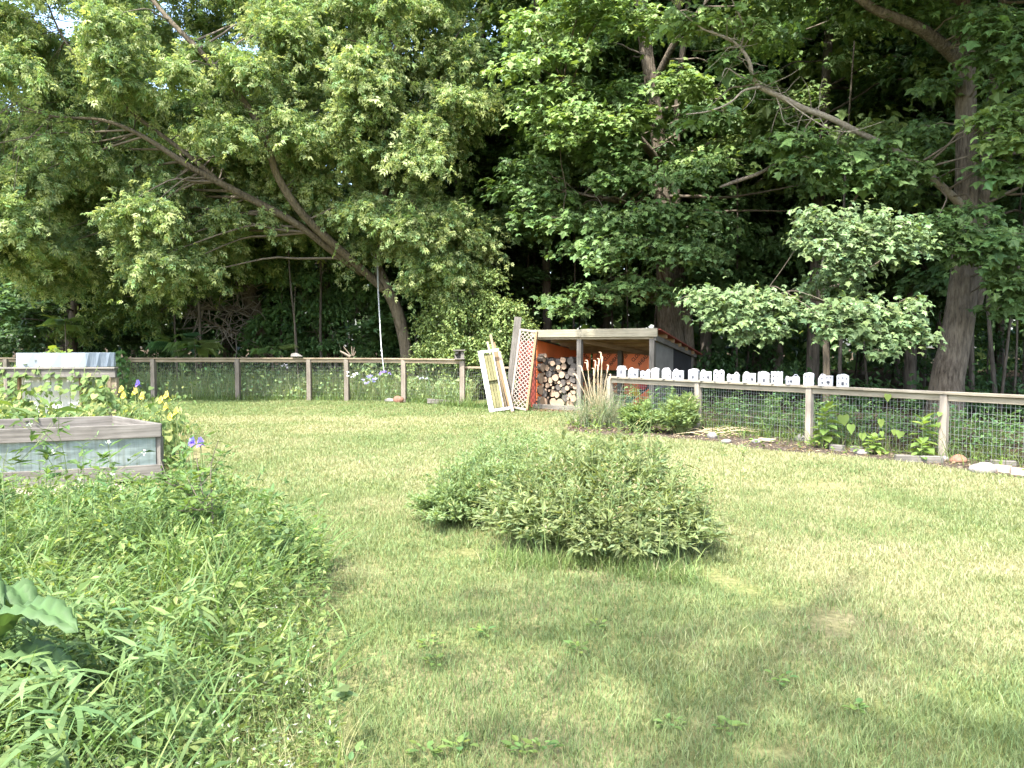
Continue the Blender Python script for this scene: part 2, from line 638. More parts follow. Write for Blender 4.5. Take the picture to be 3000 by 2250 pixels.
bed_front = [at(*p) for p in ((1660, 1262), (1760, 1275), (1923, 1281), (2112, 1297), (2220, 1319), (2437, 1333), (2680, 1357), (2838, 1380), (3000, 1402))]
BED = [(p.x, p.y) for p in bed_front] + [(7.6, 7.2), (8.6, 6.9), (6.15, 10.35), (3.6, 13.65), (2.2, 15.5), (1.2, 15.4)]
sheet('garden_soil', BED, 0.008, M['soil'])

LAWN = [(-.38, 1.6), (-.5, 2.4), (-.62, 2.9), (-.85, 3.6), (-1.15, 4.6), (-1.85, 6.2), (-2.5, 7.2), (-3.2, 7.7), (-3.95, 8.4), (-4.15, 9.4), (-4.4, 11), (-6, 13.5), (-9, 15.5), (-17, 17.5),
        (-17, 21.4), (-10.3, 21.2), (-5.5, 21.2), (-3.1, 20.9), (-1.3, 18.9), (.4, 17.9), (1.5, 17.1), (1.2, 15.4), (1.0, 14.2)] + [(p.x, p.y) for p in bed_front] + [(7.6, 7.2), (7.6, 1.6)]
BARE = [at(1365, 1622), at(2130, 1705), at(2180, 1728), at(2290, 1775), at(2420, 1815), at(2460, 1850), at(2430, 1426), at(2080, 1690), at(2300, 2215), at(1600, 1660), at(1020, 2010)]
BARE_R = [.13, .14, .12, .10, .16, .12, .35, .12, .06, .15, .07]


def lawn_grass():
    L = Leaves()
    for (y0, y1, dens, w, h) in ((1.7, 3.2, 10500, .0034, .042), (3.2, 5.0, 7000, .0042, .040), (5.0, 8.0, 4800, .0052, .037), (8, 13, 2300, .0080, .038), (13, 22, 1050, .0125, .034)):
        x0 = max(-17, -y1 * .78 - .5)
        x1 = min(8, y1 * .78 + .5)
        n = int((x1 - x0) * (y1 - y0) * dens)
        x, y = rng.uniform(x0, x1, n), rng.uniform(y0, y1, n)
        k = in_poly(x, y, LAWN) & (np.abs(x) < y * .75 + .5)
        bare = np.zeros(n)
        for c, r in zip(BARE, BARE_R):
            d = np.hypot((x - c.x), (y - c.y)) / (r * (.6 + .8 * vnoise(x, y, .07, 3)))
            bare = np.maximum(bare, np.clip(1.5 - d, 0, 1))
        k &= rng.random(n) > bare * .93
        x, y = x[k], y[k]
        n = len(x)
        # where the turf is dry and where it is lush: slow patches, greener close by and at the far end
        dry = .50 * vnoise(x, y, 1.5, 1) + .28 * vnoise(x, y, .45, 2) + .22 * vnoise(x, y, .15, 5)
        dry = dry + np.clip((y - 4.6) / 3.0, -.25, .14) + np.clip((x - 1.0) * .035, -.05, .12) - np.clip((y - 16) / 6, 0, .25)
        tuft = vnoise(x, y, .16, 9)
        f = np.clip((dry - .40) * 2.0 + rng.normal(0, .26, n), 0, 1)[:, None]
        g = greens(n, (0.155, 0.212, 0.078), .16, .06)
        s = greens(n, (0.335, 0.33, 0.175), .14, .04)
        col = g * (1 - f) + s * f
        blades(L, np.stack([x, y, np.zeros(n)], 1), h * rng.lognormal(0, .28, n) * (.65 + .7 * tuft), w * rng.lognormal(0, .25, n),
               rng.uniform(.15, 1.1, n), col, 2, droop=.5)
    # seed-less longer grass left standing round the shrub and along the edges
    ring = []
    for _ in range(3000):
        t = rng.random()
        c = at(1430 + 600 * t, 1640 + 50 * t + 12 * math.sin(9 * t))
        ring.append((c.x + rng.normal(0, .05), c.y + rng.normal(-.02, .09), 0))
    n = len(ring)
    blades(L, ring, rng.lognormal(-2.2, .45, n), .0050, rng.uniform(.2, 1.2, n), greens(n, (.165, .235, .075), .2, .08, (.36, .34, .18), .12), 3)
    e = []
    edge = [(-17, 21.3), (-10.3, 21.2), (-5.5, 21.2), (-3.1, 20.9), (-1.3, 18.9), (.4, 17.9)]
    for (a, b) in zip(edge[:-1], edge[1:]):
        q = rng.random(1100)[:, None]
        e.append(np.array(a) * (1 - q) + np.array(b) * q + rng.normal(0, .10, (1100, 2)))
    e = np.concatenate(e)
    n = len(e)
    blades(L, np.c_[e, np.zeros(n)], rng.lognormal(-1.75, .4, n), .013, rng.uniform(.2, .9, n), greens(n, (.12, .18, .05), .25, .12), 3)
    tag(L.build('grass', M['blade']), 'short sunlit lawn grass, yellow green with dry patches', 'grass', kind='stuff')
    # small flat weeds in the turf
    W = Leaves()
    for px, py in ((1250, 2225), (1345, 2215), (1530, 2220), (1590, 2210), (1690, 1920), (1750, 1850), (1260, 1900), (1275, 1960), (2500, 2100), (2130, 2150), (1950, 2140), (2280, 2010), (1420, 1870)):
        c = at(px, py)
        m = 14
        a = rng.uniform(0, 6.28, m)
        P = np.c_[c.x + .05 * np.cos(a) * rng.random(m), c.y + .05 * np.sin(a) * rng.random(m), rng.uniform(.02, .055, m)]
        W.add(T_OVAL, P, np.c_[np.cos(a), np.sin(a), .3 * np.ones(m)], np.tile((0, 0, 1.), (m, 1)), rng.uniform(.025, .05, m), greens(m, (.14, .22, .06), .15))
    tag(W.build('lawn_weeds', M['leaf_soft']), 'flat little clover and plantain leaves in the turf', 'weeds', kind='stuff')


lawn_grass()


M['dead_wood'] = bark_mat('dead_wood', (0.14, 0.12, 0.095), (0.34, 0.30, 0.24), (9, 9, 9), 0.5)
# ================================================================== TREES
def rand_unit(n):
    v = rng.normal(0, 1, (n, 3))
    return unit(v)


def drape(L, c, Rad, n, size, base, tip, tmpl=T_COMP5, droop=.35, tipf=.5):
    ntw = max(5, n // 16)
    az = rng.uniform(0, 2 * math.pi, ntw)
    el = rng.normal(R(4), R(24), ntw)
    d = np.stack([np.cos(az) * np.cos(el), np.sin(az) * np.cos(el), np.sin(el)], 1)
    ln = Rad * rng.uniform(.45, 1.15, ntw)
    i = rng.integers(0, ntw, n)
    t = rng.uniform(.1, 1, n) ** .8
    P = np.asarray(c)[None] + d[i] * (ln[i] * t)[:, None] + rng.normal(0, .06 * Rad, (n, 3))
    P[:, 2] -= droop * Rad * t * t
    A = d[i] * .55 + np.array([[0, 0, -.40]]) + rng.normal(0, .42, (n, 3))
    N = np.array([[0, -.12, .85]]) + d[i] * .35 + rng.normal(0, .5, (n, 3))
    tf = rng.random(n) < tipf * t ** 2
    L.add(tmpl, P, A, N, size * rng.lognormal(0, .22, n), greens(n, base, .2, .10, tip, tf))


def pad(L, c, Rad, n, size, base, out, thick=.12, tmpl=T_MAPLE, tip=None, tipf=0, droop=.35):
    a = rng.uniform(0, 2 * math.pi, n)
    # lobed outline, not a disc
    ph = rng.uniform(0, 6.28, 3)
    lob = .72 + .2 * np.sin(2 * a + ph[0]) + .16 * np.sin(3 * a + ph[1]) + .12 * np.sin(5 * a + ph[2])
    r = Rad * lob * rng.random(n) ** .55
    rad = np.stack([np.cos(a), np.sin(a), np.zeros(n)], 1)
    out = np.asarray(out, float)
    P = np.asarray(c)[None] + rad * r[:, None]
    along = (rad * out[None]).sum(1) * r
    P[:, 2] += rng.normal(0, thick * Rad, n) - droop * .55 * r * r / Rad - .16 * along
    A = rad * .55 + out[None] * .45 + np.array([[0, 0, -.50]]) + rng.normal(0, .40, (n, 3))
    N = np.array([[0, 0, .95]]) + rad * .30 + out[None] * .35 + rng.normal(0, .34, (n, 3))
    L.add(tmpl, P, A, N, size * rng.lognormal(0, .25, n), greens(n, base, .2, .08, tip, tipf))


def path_px(pts):
    """(px, py, Y, radius) rows to a 3-D limb"""
    return [(*atd(px, py, Y), r) for px, py, Y, r in pts]


def nearest(path, c):
    best, bd = None, 1e9
    for q in path:
        d = (Vector(q[:3]) - Vector(c)).length + .25 * abs(q[2] - c[2])
        if q[2] > c[2] + 1.0:
            d += 2
        if d < bd:
            best, bd = q, d
    return best


def dense(path, k=5):
    out = []
    for a, b in zip(path[:-1], path[1:]):
        for j in range(k):
            t = j / k
            out.append(tuple(a[i] * (1 - t) + b[i] * t for i in range(4)))
    out.append(path[-1])
    return out


def branch_to(S, path, c, r1=.008, rmax=.05, sides=5):
    q = nearest(path, c)
    a, b = Vector(q[:3]), Vector(c)
    d = (b - a).length
    if d < .2:
        return
    r0 = min(q[3] * .55, .010 + .011 * d, rmax)
    mid = a.lerp(b, .5) + Vector(rng.normal(0, .06 * d, 3)) + Vector((0, 0, .10 * d))
    S.tube([(*a, r0), (*a.lerp(mid, .55), r0 * .8), (*mid, r0 * .6), (*b, r1)], sides, sub=3, cap=False)


def shell_points(c, rad, n, inner=.45, zmin=1.2):
    out = []
    while len(out) < n:
        v = rng.normal(0, 1, 3)
        v /= np.linalg.norm(v)
        p = np.array(c) + v * np.array(rad) * (inner + (1 - inner) * rng.random() ** .6)
        if p[2] > zmin:
            out.append(p)
    return out


def atd_inv(p):
    c, s = math.cos(PITCH), math.sin(PITCH)
    z = p[2] - CAM_H
    dep = p[1] * c - z * s
    up = p[1] * s + z * c
    return CX + F * p[0] / dep, CY - F * up / dep


# ---- box elder: leaning trunk forking over the far lawn
def boxelder():
    base = atd(1212, 1160, 23.2)
    t = thing('boxelder_tree', (base.x, base.y, 0), 'big yellow-green tree with a leaning trunk forking low behind the wire fence', 'tree')
    trunk = [(base.x + .03, base.y, -.1, .25)] + path_px([(1202, 1110, 23.2, .21), (1186, 1000, 23.2, .19), (1160, 900, 23.1, .185), (1128, 835, 23.0, .19), (1108, 790, 23, .17)])
    right = path_px([(1108, 795, 23, .165), (1112, 720, 22.6, .15), (1124, 600, 22, .14), (1132, 480, 21.5, .12), (1126, 300, 21, .10), (1165, 120, 20.8, .08), (1230, -120, 20.6, .05), (1260, -320, 20.5, .03)])
    left = path_px([(1128, 850, 23.0, .17), (1045, 775, 22.3, .155), (950, 690, 21.5, .15), (872, 610, 20.8, .14), (810, 510, 20.2, .13), (772, 390, 19.8, .12), (690, 265, 19.4, .11), (580, 145, 19.1, .09), (480, 40, 19, .07), (390, -80, 19, .05), (300, -240, 19, .03)])
    low = path_px([(1060, 800, 22.9, .15), (960, 725, 22.0, .14), (860, 650, 21.2, .13), (690, 560, 20.2, .12), (560, 490, 19.6, .10), (420, 400, 19, .075), (300, 352, 18.7, .05), (150, 340, 18.5, .03), (40, 300, 18.4, .015)])
    low2 = path_px([(640, 530, 20, .09), (520, 430, 19.5, .07), (400, 340, 19.2, .06), (300, 240, 19, .05), (190, 120, 19, .035), (120, -40, 19, .02)])
    up2 = path_px([(1110, 700, 23.2, .10), (1000, 600, 23.5, .09), (900, 480, 23.8, .075), (860, 330, 24, .06), (800, 150, 24, .05), (780, -80, 24, .03)])
    rr = path_px([(1130, 560, 22, .08), (1190, 430, 21.5, .06), (1240, 270, 21.1, .05), (1300, 160, 20.9, .035), (1370, 60, 20.8, .02)])
    right, left, low, low2, up2, rr = [[(*a[:3], a[3] * .78) for a in P_] for P_ in (right, left, low, low2, up2, rr)]
    S = Shape()
    S.tube(trunk, 14, .07, 5, seed=1)
    S.build('trunk', M['bark_grey'], t, t.location, True)
    for k, (p, nm) in enumerate(((right, 'limb'), (left, 'limb'), (low, 'limb'), (low2, 'limb'), (up2, 'limb'), (rr, 'limb'))):
        s = Shape()
        s.tube(p, 10, .05, 5, seed=k + 2)
        if k == 0:      # sawn-off stub where the rope is tied
            a = atd(1118, 760, 22.9)
            b = atd(1086, 712, 22.6)
            s.tube([(*a, .10), (*a.lerp(b, .6), .085), (*b, .08)], 9, .06)
        s.build(nm, M['bark_grey'], t, t.location, True)
    wood = dense(right) + dense(left) + dense(low) + dense(low2) + dense(up2) + dense(rr)
    shown = dense(left[:-3]) + dense(right[:5]) + dense(low[2:6]) + dense(trunk[1:])
    lumps = [((-9.3, 21.0, 8.6), (6.2, 3.4, 4.2), 108), ((-3.3, 21.6, 8.6), (2.3, 2.4, 4.2), 54), ((-3.0, 21.6, 4.6), (2.0, 1.5, 1.8), 16), ((-11.5, 20.4, 5.2), (3.6, 2.6, 2.4), 38), ((-13.8, 19.5, 9), (3.6, 3, 5), 36),
             ((-6, 22.2, 13.2), (6.5, 3.6, 2.6), 24), ((-7.5, 21.8, 5.8), (3.2, 2.2, 1.5), 26), ((-2.0, 21.5, 10.5), (1.5, 1.6, 3.5), 16)]
    L, tw = Leaves(), Shape()
    for c, rad, n in lumps:
        for p in shell_points(c, rad, n, .35, 2.6):
            r = rng.uniform(.65, 1.15)
            k0 = atd_inv(p)
            if 600 < k0[0] < 830 and 760 < k0[1] < 1010:
                continue
            for w in shown:
                kw = atd_inv(w)
                if abs(k0[0] - kw[0]) < 52 and abs(k0[1] - kw[1]) < 52 and p[1] < w[1] + .4:
                    p = p + np.array([0, w[1] + 1.0 - p[1], 0])
                    break
            drape(L, p, r, int(640 * r * r) + 120, .165, (.225, .315, .125), (.38, .44, .20), T_COMP5, .42, .5)
            branch_to(tw, wood, p, .006, .045)
    tw.build('twigs', M['twig'], t, t.location, True)
    L.build('crown', M['leaf_thin'], t, t.location)
    return t


# ---- gnarled old tree, half dead
def gnarled():
    base = atd(775, 1120, 27)
    t = thing('gnarled_tree', (base.x, base.y, 0), 'thick gnarled old trunk with a tangle of bare grey twigs beyond the left fence', 'tree')
    trunk = [(base.x, base.y, -.1, .42)] + path_px([(778, 1060, 27, .36), (774, 985, 27, .33), (757, 925, 26.9, .31), (732, 872, 26.8, .27), (712, 835, 26.7, .22)])
    l1 = path_px([(722, 858, 26.8, .2), (695, 790, 26.4, .15), (682, 720, 26.2, .12), (650, 640, 26, .09), (610, 560, 25.8, .05)])
    l2 = path_px([(712, 850, 26.7, .16), (650, 800, 26.2, .12), (600, 740, 25.9, .10), (560, 660, 25.7, .06), (540, 590, 25.5, .03)])
    l3 = path_px([(742, 935, 26.7, .12), (700, 905, 26.3, .09), (640, 905, 25.9, .075), (570, 900, 25.5, .055), (500, 880, 25.2, .03)])
    l4 = path_px([(735, 870, 26.8, .17), (750, 800, 26.6, .12), (800, 740, 26.5, .08), (812, 690, 26.4, .04)])
    l5 = path_px([(757, 985, 26.8, .09), (690, 975, 26.4, .07), (620, 945, 26, .05), (545, 900, 25.7, .03)])
    S = Shape()
    S.tube(trunk, 16, .16, 5, seed=4)
    S.build('trunk', M['bark_grey'], t, t.location, True)
    for k, p in enumerate((l1, l2, l3, l4, l5)):
        s = Shape()
        s.tube(p, 9, .10, 5, seed=k)
        s.build('limb', M['bark_grey'], t, t.location, True)
    wood = dense(l1) + dense(l2) + dense(l3) + dense(l4) + dense(l5)
    tw, L = Shape(), Leaves()
    for i in range(280):                       # bare grey tangle
        q = wood[rng.integers(len(wood))]
        a = Vector(q[:3])
        d = Vector((rng.normal(-.2, 1), rng.normal(-.5, .5), rng.normal(.1, .6))).normalized()
        ln = rng.uniform(.5, 2.0)
        p, r, pts = a.copy(), min(.028, q[3] * .6), []
        for j in range(5):
            pts.append((*p, r * (1 - j / 5.5)))
            d = (d + Vector(rng.normal(0, .35, 3))).normalized()
            p = p + d * ln / 4
        tw.tube(pts, 4, sub=2, cap=False)
    tw.build('twigs', M['dead_wood'], t, t.location, True)
    for c, rad, n in (((-9.9, 25.6, 5.6), (3.2, 1.8, 1.8), 34), ((-12.3, 25.0, 3.6), (1.8, 1.2, 1.6), 16), ((-8.2, 26, 6.8), (2.6, 2, 1.6), 26), ((-7.6, 25.2, 4.6), (1.6, 1, 1.0), 14), ((-10.6, 24.8, 4.2), (1.8, .9, 1.2), 14), ((-13.8, 25, 3.2), (1.6, 1.4, 1.3), 12)):
        for p in shell_points(c, rad, n, .2, 1.6):
            drape(L, p, rng.uniform(.6, 1.0), 170, .21, (.13, .20, .06), (.24, .29, .09), T_COMP3, .3, .3)
    L.build('crown', M['leaf'], t, t.location)
    return t


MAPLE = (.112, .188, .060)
MAPLE_LIT = (.19, .285, .09)  # brighter tint for the sunlit boughs, sunlight put into the leaf colour


def maple_crown(t, trunk, wood_paths, pads, leaf=.16, per=260, thick=.14):
    """pads: (centre, radius, outward dir, base colour)"""
    L, tw = Leaves(), Shape()
    wood = dense(trunk, 8)
    for w in wood_paths:
        wood += dense(w)
    for c, rad, out, col in pads:
        n = int(per * rad * rad)
        pad(L, c, rad, n, leaf, col, out, thick, tip=tuple(k * 1.5 for k in col), tipf=.15)
        branch_to(tw, wood, c, .006, .07)
        for _ in range(4):                      # fine twigs inside the bough
            a = rng.uniform(0, 6.28)
            e = Vector(c) + Vector((math.cos(a), math.sin(a), -.15)) * rad * .75
            m_ = Vector(c).lerp(e, .5) + Vector((0, 0, .06))
            tw.tube([(*c, .007), (*m_, .005), (*e, .003)], 4, sub=2, cap=False)
    tw.build('twigs', M['twig'], t, t.location, True)
    L.build('crown', M['leaf'], t, t.location)


def center_maple():
    base = atd(1968, 1180, 23)
    t = thing('maple_tree', (base.x, base.y, 0), 'tall dark maple rising behind the woodshed with a fluted trunk', 'tree')
    trunk = [(base.x, base.y, -.1, .50)] + path_px([(1968, 1080, 23, .44), (1963, 960, 23, .40), (1955, 850, 23, .33), (1946, 700, 23, .27), (1936, 500, 23, .23), (1915, 300, 23, .20), (1890, 120, 23, .19), (1870, -60, 23, .16), (1860, -320, 23, .10), (1870, -600, 23, .04)])
    second = [(base.x + .45, base.y + .25, -.1, .30)] + path_px([(2012, 1060, 23.3, .26), (2008, 940, 23.3, .2), (1985, 750, 23.2, .16), (1980, 500, 23.2, .13), (1990, 250, 23.2, .10), (2030, -100, 23.2, .06)])
    lA = path_px([(1936, 480, 23, .13), (1850, 380, 22, .10), (1760, 290, 21, .07), (1650, 240, 20.3, .04)])
    lB = path_px([(1946, 640, 23, .12), (1860, 600, 22, .09), (1740, 575, 21.2, .06), (1660, 560, 20.8, .03)])
    lC = path_px([(1915, 250, 23, .12), (1980, 120, 22, .09), (2060, 20, 21, .06)])
    S = Shape()
    S.tube(trunk, 18, .13, 5, seed=6)
    S.tube(second, 12, .10, 5, seed=8)
    S.build('trunk', M['bark'], t, t.location, True)
    for k, p in enumerate((lA, lB, lC)):
        s = Shape()
        s.tube(p, 8, .06, 5, seed=k)
        s.build('limb', M['bark'], t, t.location, True)
    pads = []

    def px_pad(px, py, Y, r, col, out=(0, -1, 0)):
        pads.append((tuple(atd(px, py, Y)), r, out, col))
    # boughs that stand out in the photograph
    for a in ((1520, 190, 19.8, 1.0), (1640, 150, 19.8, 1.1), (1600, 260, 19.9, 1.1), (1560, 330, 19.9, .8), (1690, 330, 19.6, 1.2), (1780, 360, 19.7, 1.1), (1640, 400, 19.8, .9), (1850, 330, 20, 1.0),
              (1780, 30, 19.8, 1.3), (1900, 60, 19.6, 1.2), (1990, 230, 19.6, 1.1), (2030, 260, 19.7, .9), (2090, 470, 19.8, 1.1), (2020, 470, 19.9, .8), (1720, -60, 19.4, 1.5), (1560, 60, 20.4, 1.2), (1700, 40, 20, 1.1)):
        px_pad(*a, MAPLE_LIT, (-.3, -.95, 0))
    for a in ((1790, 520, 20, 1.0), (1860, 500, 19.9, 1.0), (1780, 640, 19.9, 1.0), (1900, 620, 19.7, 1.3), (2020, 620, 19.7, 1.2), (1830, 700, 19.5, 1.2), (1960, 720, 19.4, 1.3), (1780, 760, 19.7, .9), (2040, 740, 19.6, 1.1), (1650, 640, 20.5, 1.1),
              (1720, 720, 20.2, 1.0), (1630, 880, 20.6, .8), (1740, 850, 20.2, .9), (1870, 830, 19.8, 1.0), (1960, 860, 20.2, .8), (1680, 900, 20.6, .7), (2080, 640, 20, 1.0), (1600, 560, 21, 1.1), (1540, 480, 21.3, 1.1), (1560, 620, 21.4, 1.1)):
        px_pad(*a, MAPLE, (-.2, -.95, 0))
    for i in range(105):                        # the rest of the crown
        a = rng.uniform(0, 2 * math.pi)
        z = rng.uniform(5.0, 19)
        rr = rng.uniform(1.6, 5.2) * (1 - max(0, z - 13) / 9)
        c = (base.x - .4 + rr * math.cos(a), base.y - .2 + rr * math.sin(a) * .75, z)
        pads.append((c, rng.uniform(.9, 1.6), (math.cos(a), math.sin(a), 0), MAPLE))
    maple_crown(t, trunk, [lA, lB, lC], pads)


def right_maple():
    base = atd(2768, 1260, 16)
    t = thing('maple_tree', (base.x, base.y, 0), 'massive maple with pale shaggy bark and bent trunk, right of the fence row', 'tree')
    trunk = [(base.x - .04, base.y, -.1, .48)] + path_px([(2772, 1180, 16, .41), (2778, 1100, 16, .37), (2798, 1000, 16, .335), (2812, 900, 16, .33), (2822, 820, 16, .31), (2826, 700, 16, .27), (2830, 560, 16, .24), (2832, 440, 16, .22), (2830, 300, 16, .22), (2824, 160, 16, .24), (2815, 40, 16, .22), (2800, -120, 16, .18), (2790, -400, 16, .10)])
    back = path_px([(2850, 900, 16.4, .22), (2872, 780, 16.5, .19), (2880, 600, 16.6, .16), (2890, 450, 16.7, .14), (2905, 300, 16.8, .12), (2930, 60, 16.9, .10), (2960, -200, 17, .06)])
    limb = path_px([(2826, 612, 16, .16), (2790, 575, 15.8, .13), (2700, 495, 15.6, .115), (2620, 440, 15.5, .10), (2520, 390, 15.3, .095), (2430, 345, 15.1, .09), (2360, 320, 15.0, .095), (2290, 285, 14.9, .085), (2215, 245, 14.8, .075), (2195, 180, 14.7, .06), (2168, 140, 14.7, .05), (2130, 110, 14.6, .035), (2060, 85, 14.5, .022), (1990, 30, 14.4, .012)])
    limb2 = path_px([(2168, 145, 14.7, .045), (2178, 80, 14.7, .035), (2150, 10, 14.6, .025), (2120, -60, 14.6, .015)])
    limb3 = path_px([(2230, 255, 14.8, .05), (2180, 265, 14.7, .035), (2140, 300, 14.6, .03), (2080, 325, 14.5, .026), (2010, 335, 14.4, .016)])
    limb4 = path_px([(2205, 235, 14.8, .03), (2170, 225, 14.7, .022), (2130, 200, 14.6, .018), (2115, 225, 14.5, .012)])
    limb5 = path_px([(2290, 285, 14.9, .03), (2350, 330, 14.8, .022), (2420, 372, 14.7, .018), (2490, 385, 14.6, .012), (2590, 355, 14.5, .006)])
    thin = lambda P, k: [(*a[:3], a[3] * k) for a in P]
    limb, limb2, limb3, limb4, limb5 = thin(limb, .62), thin(limb2, .6), thin(limb3, .6), thin(limb4, .6), thin(limb5, .6)
    trunk, back = thin(trunk, .88), thin(back, .8)
    upper = path_px([(2824, 190, 16, .16), (2770, 140, 15.7, .13), (2690, 80, 15.4, .11), (2570, 30, 15.2, .09), (2480, -30, 15, .06)])
    bare = path_px([(2285, 470, 15.5, .028), (2230, 505, 15.4, .035), (2160, 530, 15.4, .04), (2110, 548, 15.3, .02)])
    S = Shape()
    S.tube(trunk, 20, .075, 5, seed=3)
    S.tube(back, 12, .08, 5, seed=5)
    S.build('trunk', M['bark'], t, t.location, True)
    s = Shape()
    for k, p in enumerate((limb, limb2, limb3, limb4, limb5)):
        s.tube(p, 9, .06, 5, seed=k)
    for i in range(46):                         # bare side twigs of the dead limb
        q = dense(limb, 4)[12 + rng.integers(34)]
        a = Vector(q[:3])
        d = Vector((rng.normal(-.2, .8), rng.normal(0, .4), rng.normal(.1, .7))).normalized()
        p, pts, ln = a.copy(), [], rng.uniform(.3, .95)
        for j in range(4):
            pts.append((*p, .011 * (1 - j / 4.2)))
            d = (d + Vector(rng.normal(0, .3, 3))).normalized()
            p = p + d * ln / 3
        s.tube(pts, 4, sub=2, cap=False)
    o = s.build('limb', M['dead_wood'], t, t.location, True)
    o['label'] = 'bare pale dead limb reaching left'
    for k, p in enumerate((upper, bare)):
        s = Shape()
        s.tube(p, 8, .06, 5, seed=k + 9)
        s.build('limb', M['bark'], t, t.location, True)
    pads = []
    for (px, py, Y, r, col) in ((2930, 340, 14.2, .75, MAPLE_LIT), (2990, 390, 14.0, .8, MAPLE_LIT), (2940, 420, 14.2, .6, MAPLE_LIT), (2985, 310, 14.3, .7, MAPLE_LIT), (3060, 330, 14.2, .9, MAPLE_LIT),
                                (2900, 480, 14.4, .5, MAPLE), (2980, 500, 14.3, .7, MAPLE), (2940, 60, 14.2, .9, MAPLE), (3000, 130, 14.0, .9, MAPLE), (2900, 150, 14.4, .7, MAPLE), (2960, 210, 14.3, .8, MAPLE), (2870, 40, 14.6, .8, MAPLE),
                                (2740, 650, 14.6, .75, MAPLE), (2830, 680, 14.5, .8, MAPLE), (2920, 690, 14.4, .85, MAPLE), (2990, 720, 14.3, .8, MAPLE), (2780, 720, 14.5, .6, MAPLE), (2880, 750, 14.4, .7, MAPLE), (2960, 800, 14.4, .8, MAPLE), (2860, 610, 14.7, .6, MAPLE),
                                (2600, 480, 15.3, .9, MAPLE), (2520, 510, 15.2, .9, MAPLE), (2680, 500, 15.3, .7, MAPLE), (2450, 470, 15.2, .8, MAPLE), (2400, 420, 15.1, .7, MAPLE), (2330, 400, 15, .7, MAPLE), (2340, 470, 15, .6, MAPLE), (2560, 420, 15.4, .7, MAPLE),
                                (2250, 420, 15.2, .6, MAPLE), (2200, 90, 14.8, .7, MAPLE_LIT), (2080, 60, 14.8, .8, MAPLE_LIT), (2010, 60, 15, .8, MAPLE_LIT), (2120, 170, 14.9, .5, MAPLE), (2230, 220, 15.0, .45, MAPLE), (2060, 330, 15, .6, MAPLE),
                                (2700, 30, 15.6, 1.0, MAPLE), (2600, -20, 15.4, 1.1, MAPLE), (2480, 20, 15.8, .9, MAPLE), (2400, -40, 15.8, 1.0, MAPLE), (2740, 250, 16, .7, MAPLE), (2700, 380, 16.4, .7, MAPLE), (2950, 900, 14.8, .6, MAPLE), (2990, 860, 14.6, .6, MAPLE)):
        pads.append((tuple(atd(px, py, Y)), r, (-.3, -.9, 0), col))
    for i in range(70):
        a = rng.uniform(0, 2 * math.pi)
        z = rng.uniform(8.8, 17)
        rr = rng.uniform(.8, 5.0) * (1 - max(0, z - 12) / 8)
        pads.append(((base.x + .4 + rr * math.cos(a), base.y + rr * math.sin(a), z), rng.uniform(.8, 1.4), (math.cos(a), math.sin(a), 0), MAPLE))
    for i in range(26):                         # far side of the crown, right of the trunk
        pads.append(((base.x + rng.uniform(.6, 5), base.y + rng.uniform(.5, 4), rng.uniform(3.2, 9)), rng.uniform(.7, 1.2), (.4, .5, 0), MAPLE))
    for _ in range(900):                        # out-of-view leaf pads added to shade the ground behind the fence
        g = Vector((rng.uniform(3.5, 15), rng.uniform(11.5, 22), 0))
        if (g - FENCE_B).dot(Vector((.79, .61, 0))) < .9:
            continue
        z = rng.uniform(9.2, 12.5)
        c = g + to_sun * (z / to_sun.z)
        if atd_inv(c)[1] > -90 or len(pads) > 265:
            continue
        h4 = c - to_sun * ((c.z - 4) / to_sun.z)
        if 2.5 < h4.x < 8.8 and 10.5 < h4.y < 16:
            continue
        pads.append((tuple(c), rng.uniform(.9, 1.5), (-.4, -.8, 0), MAPLE))
    maple_crown(t, trunk, [upper, limb, back], pads, .15, 300)


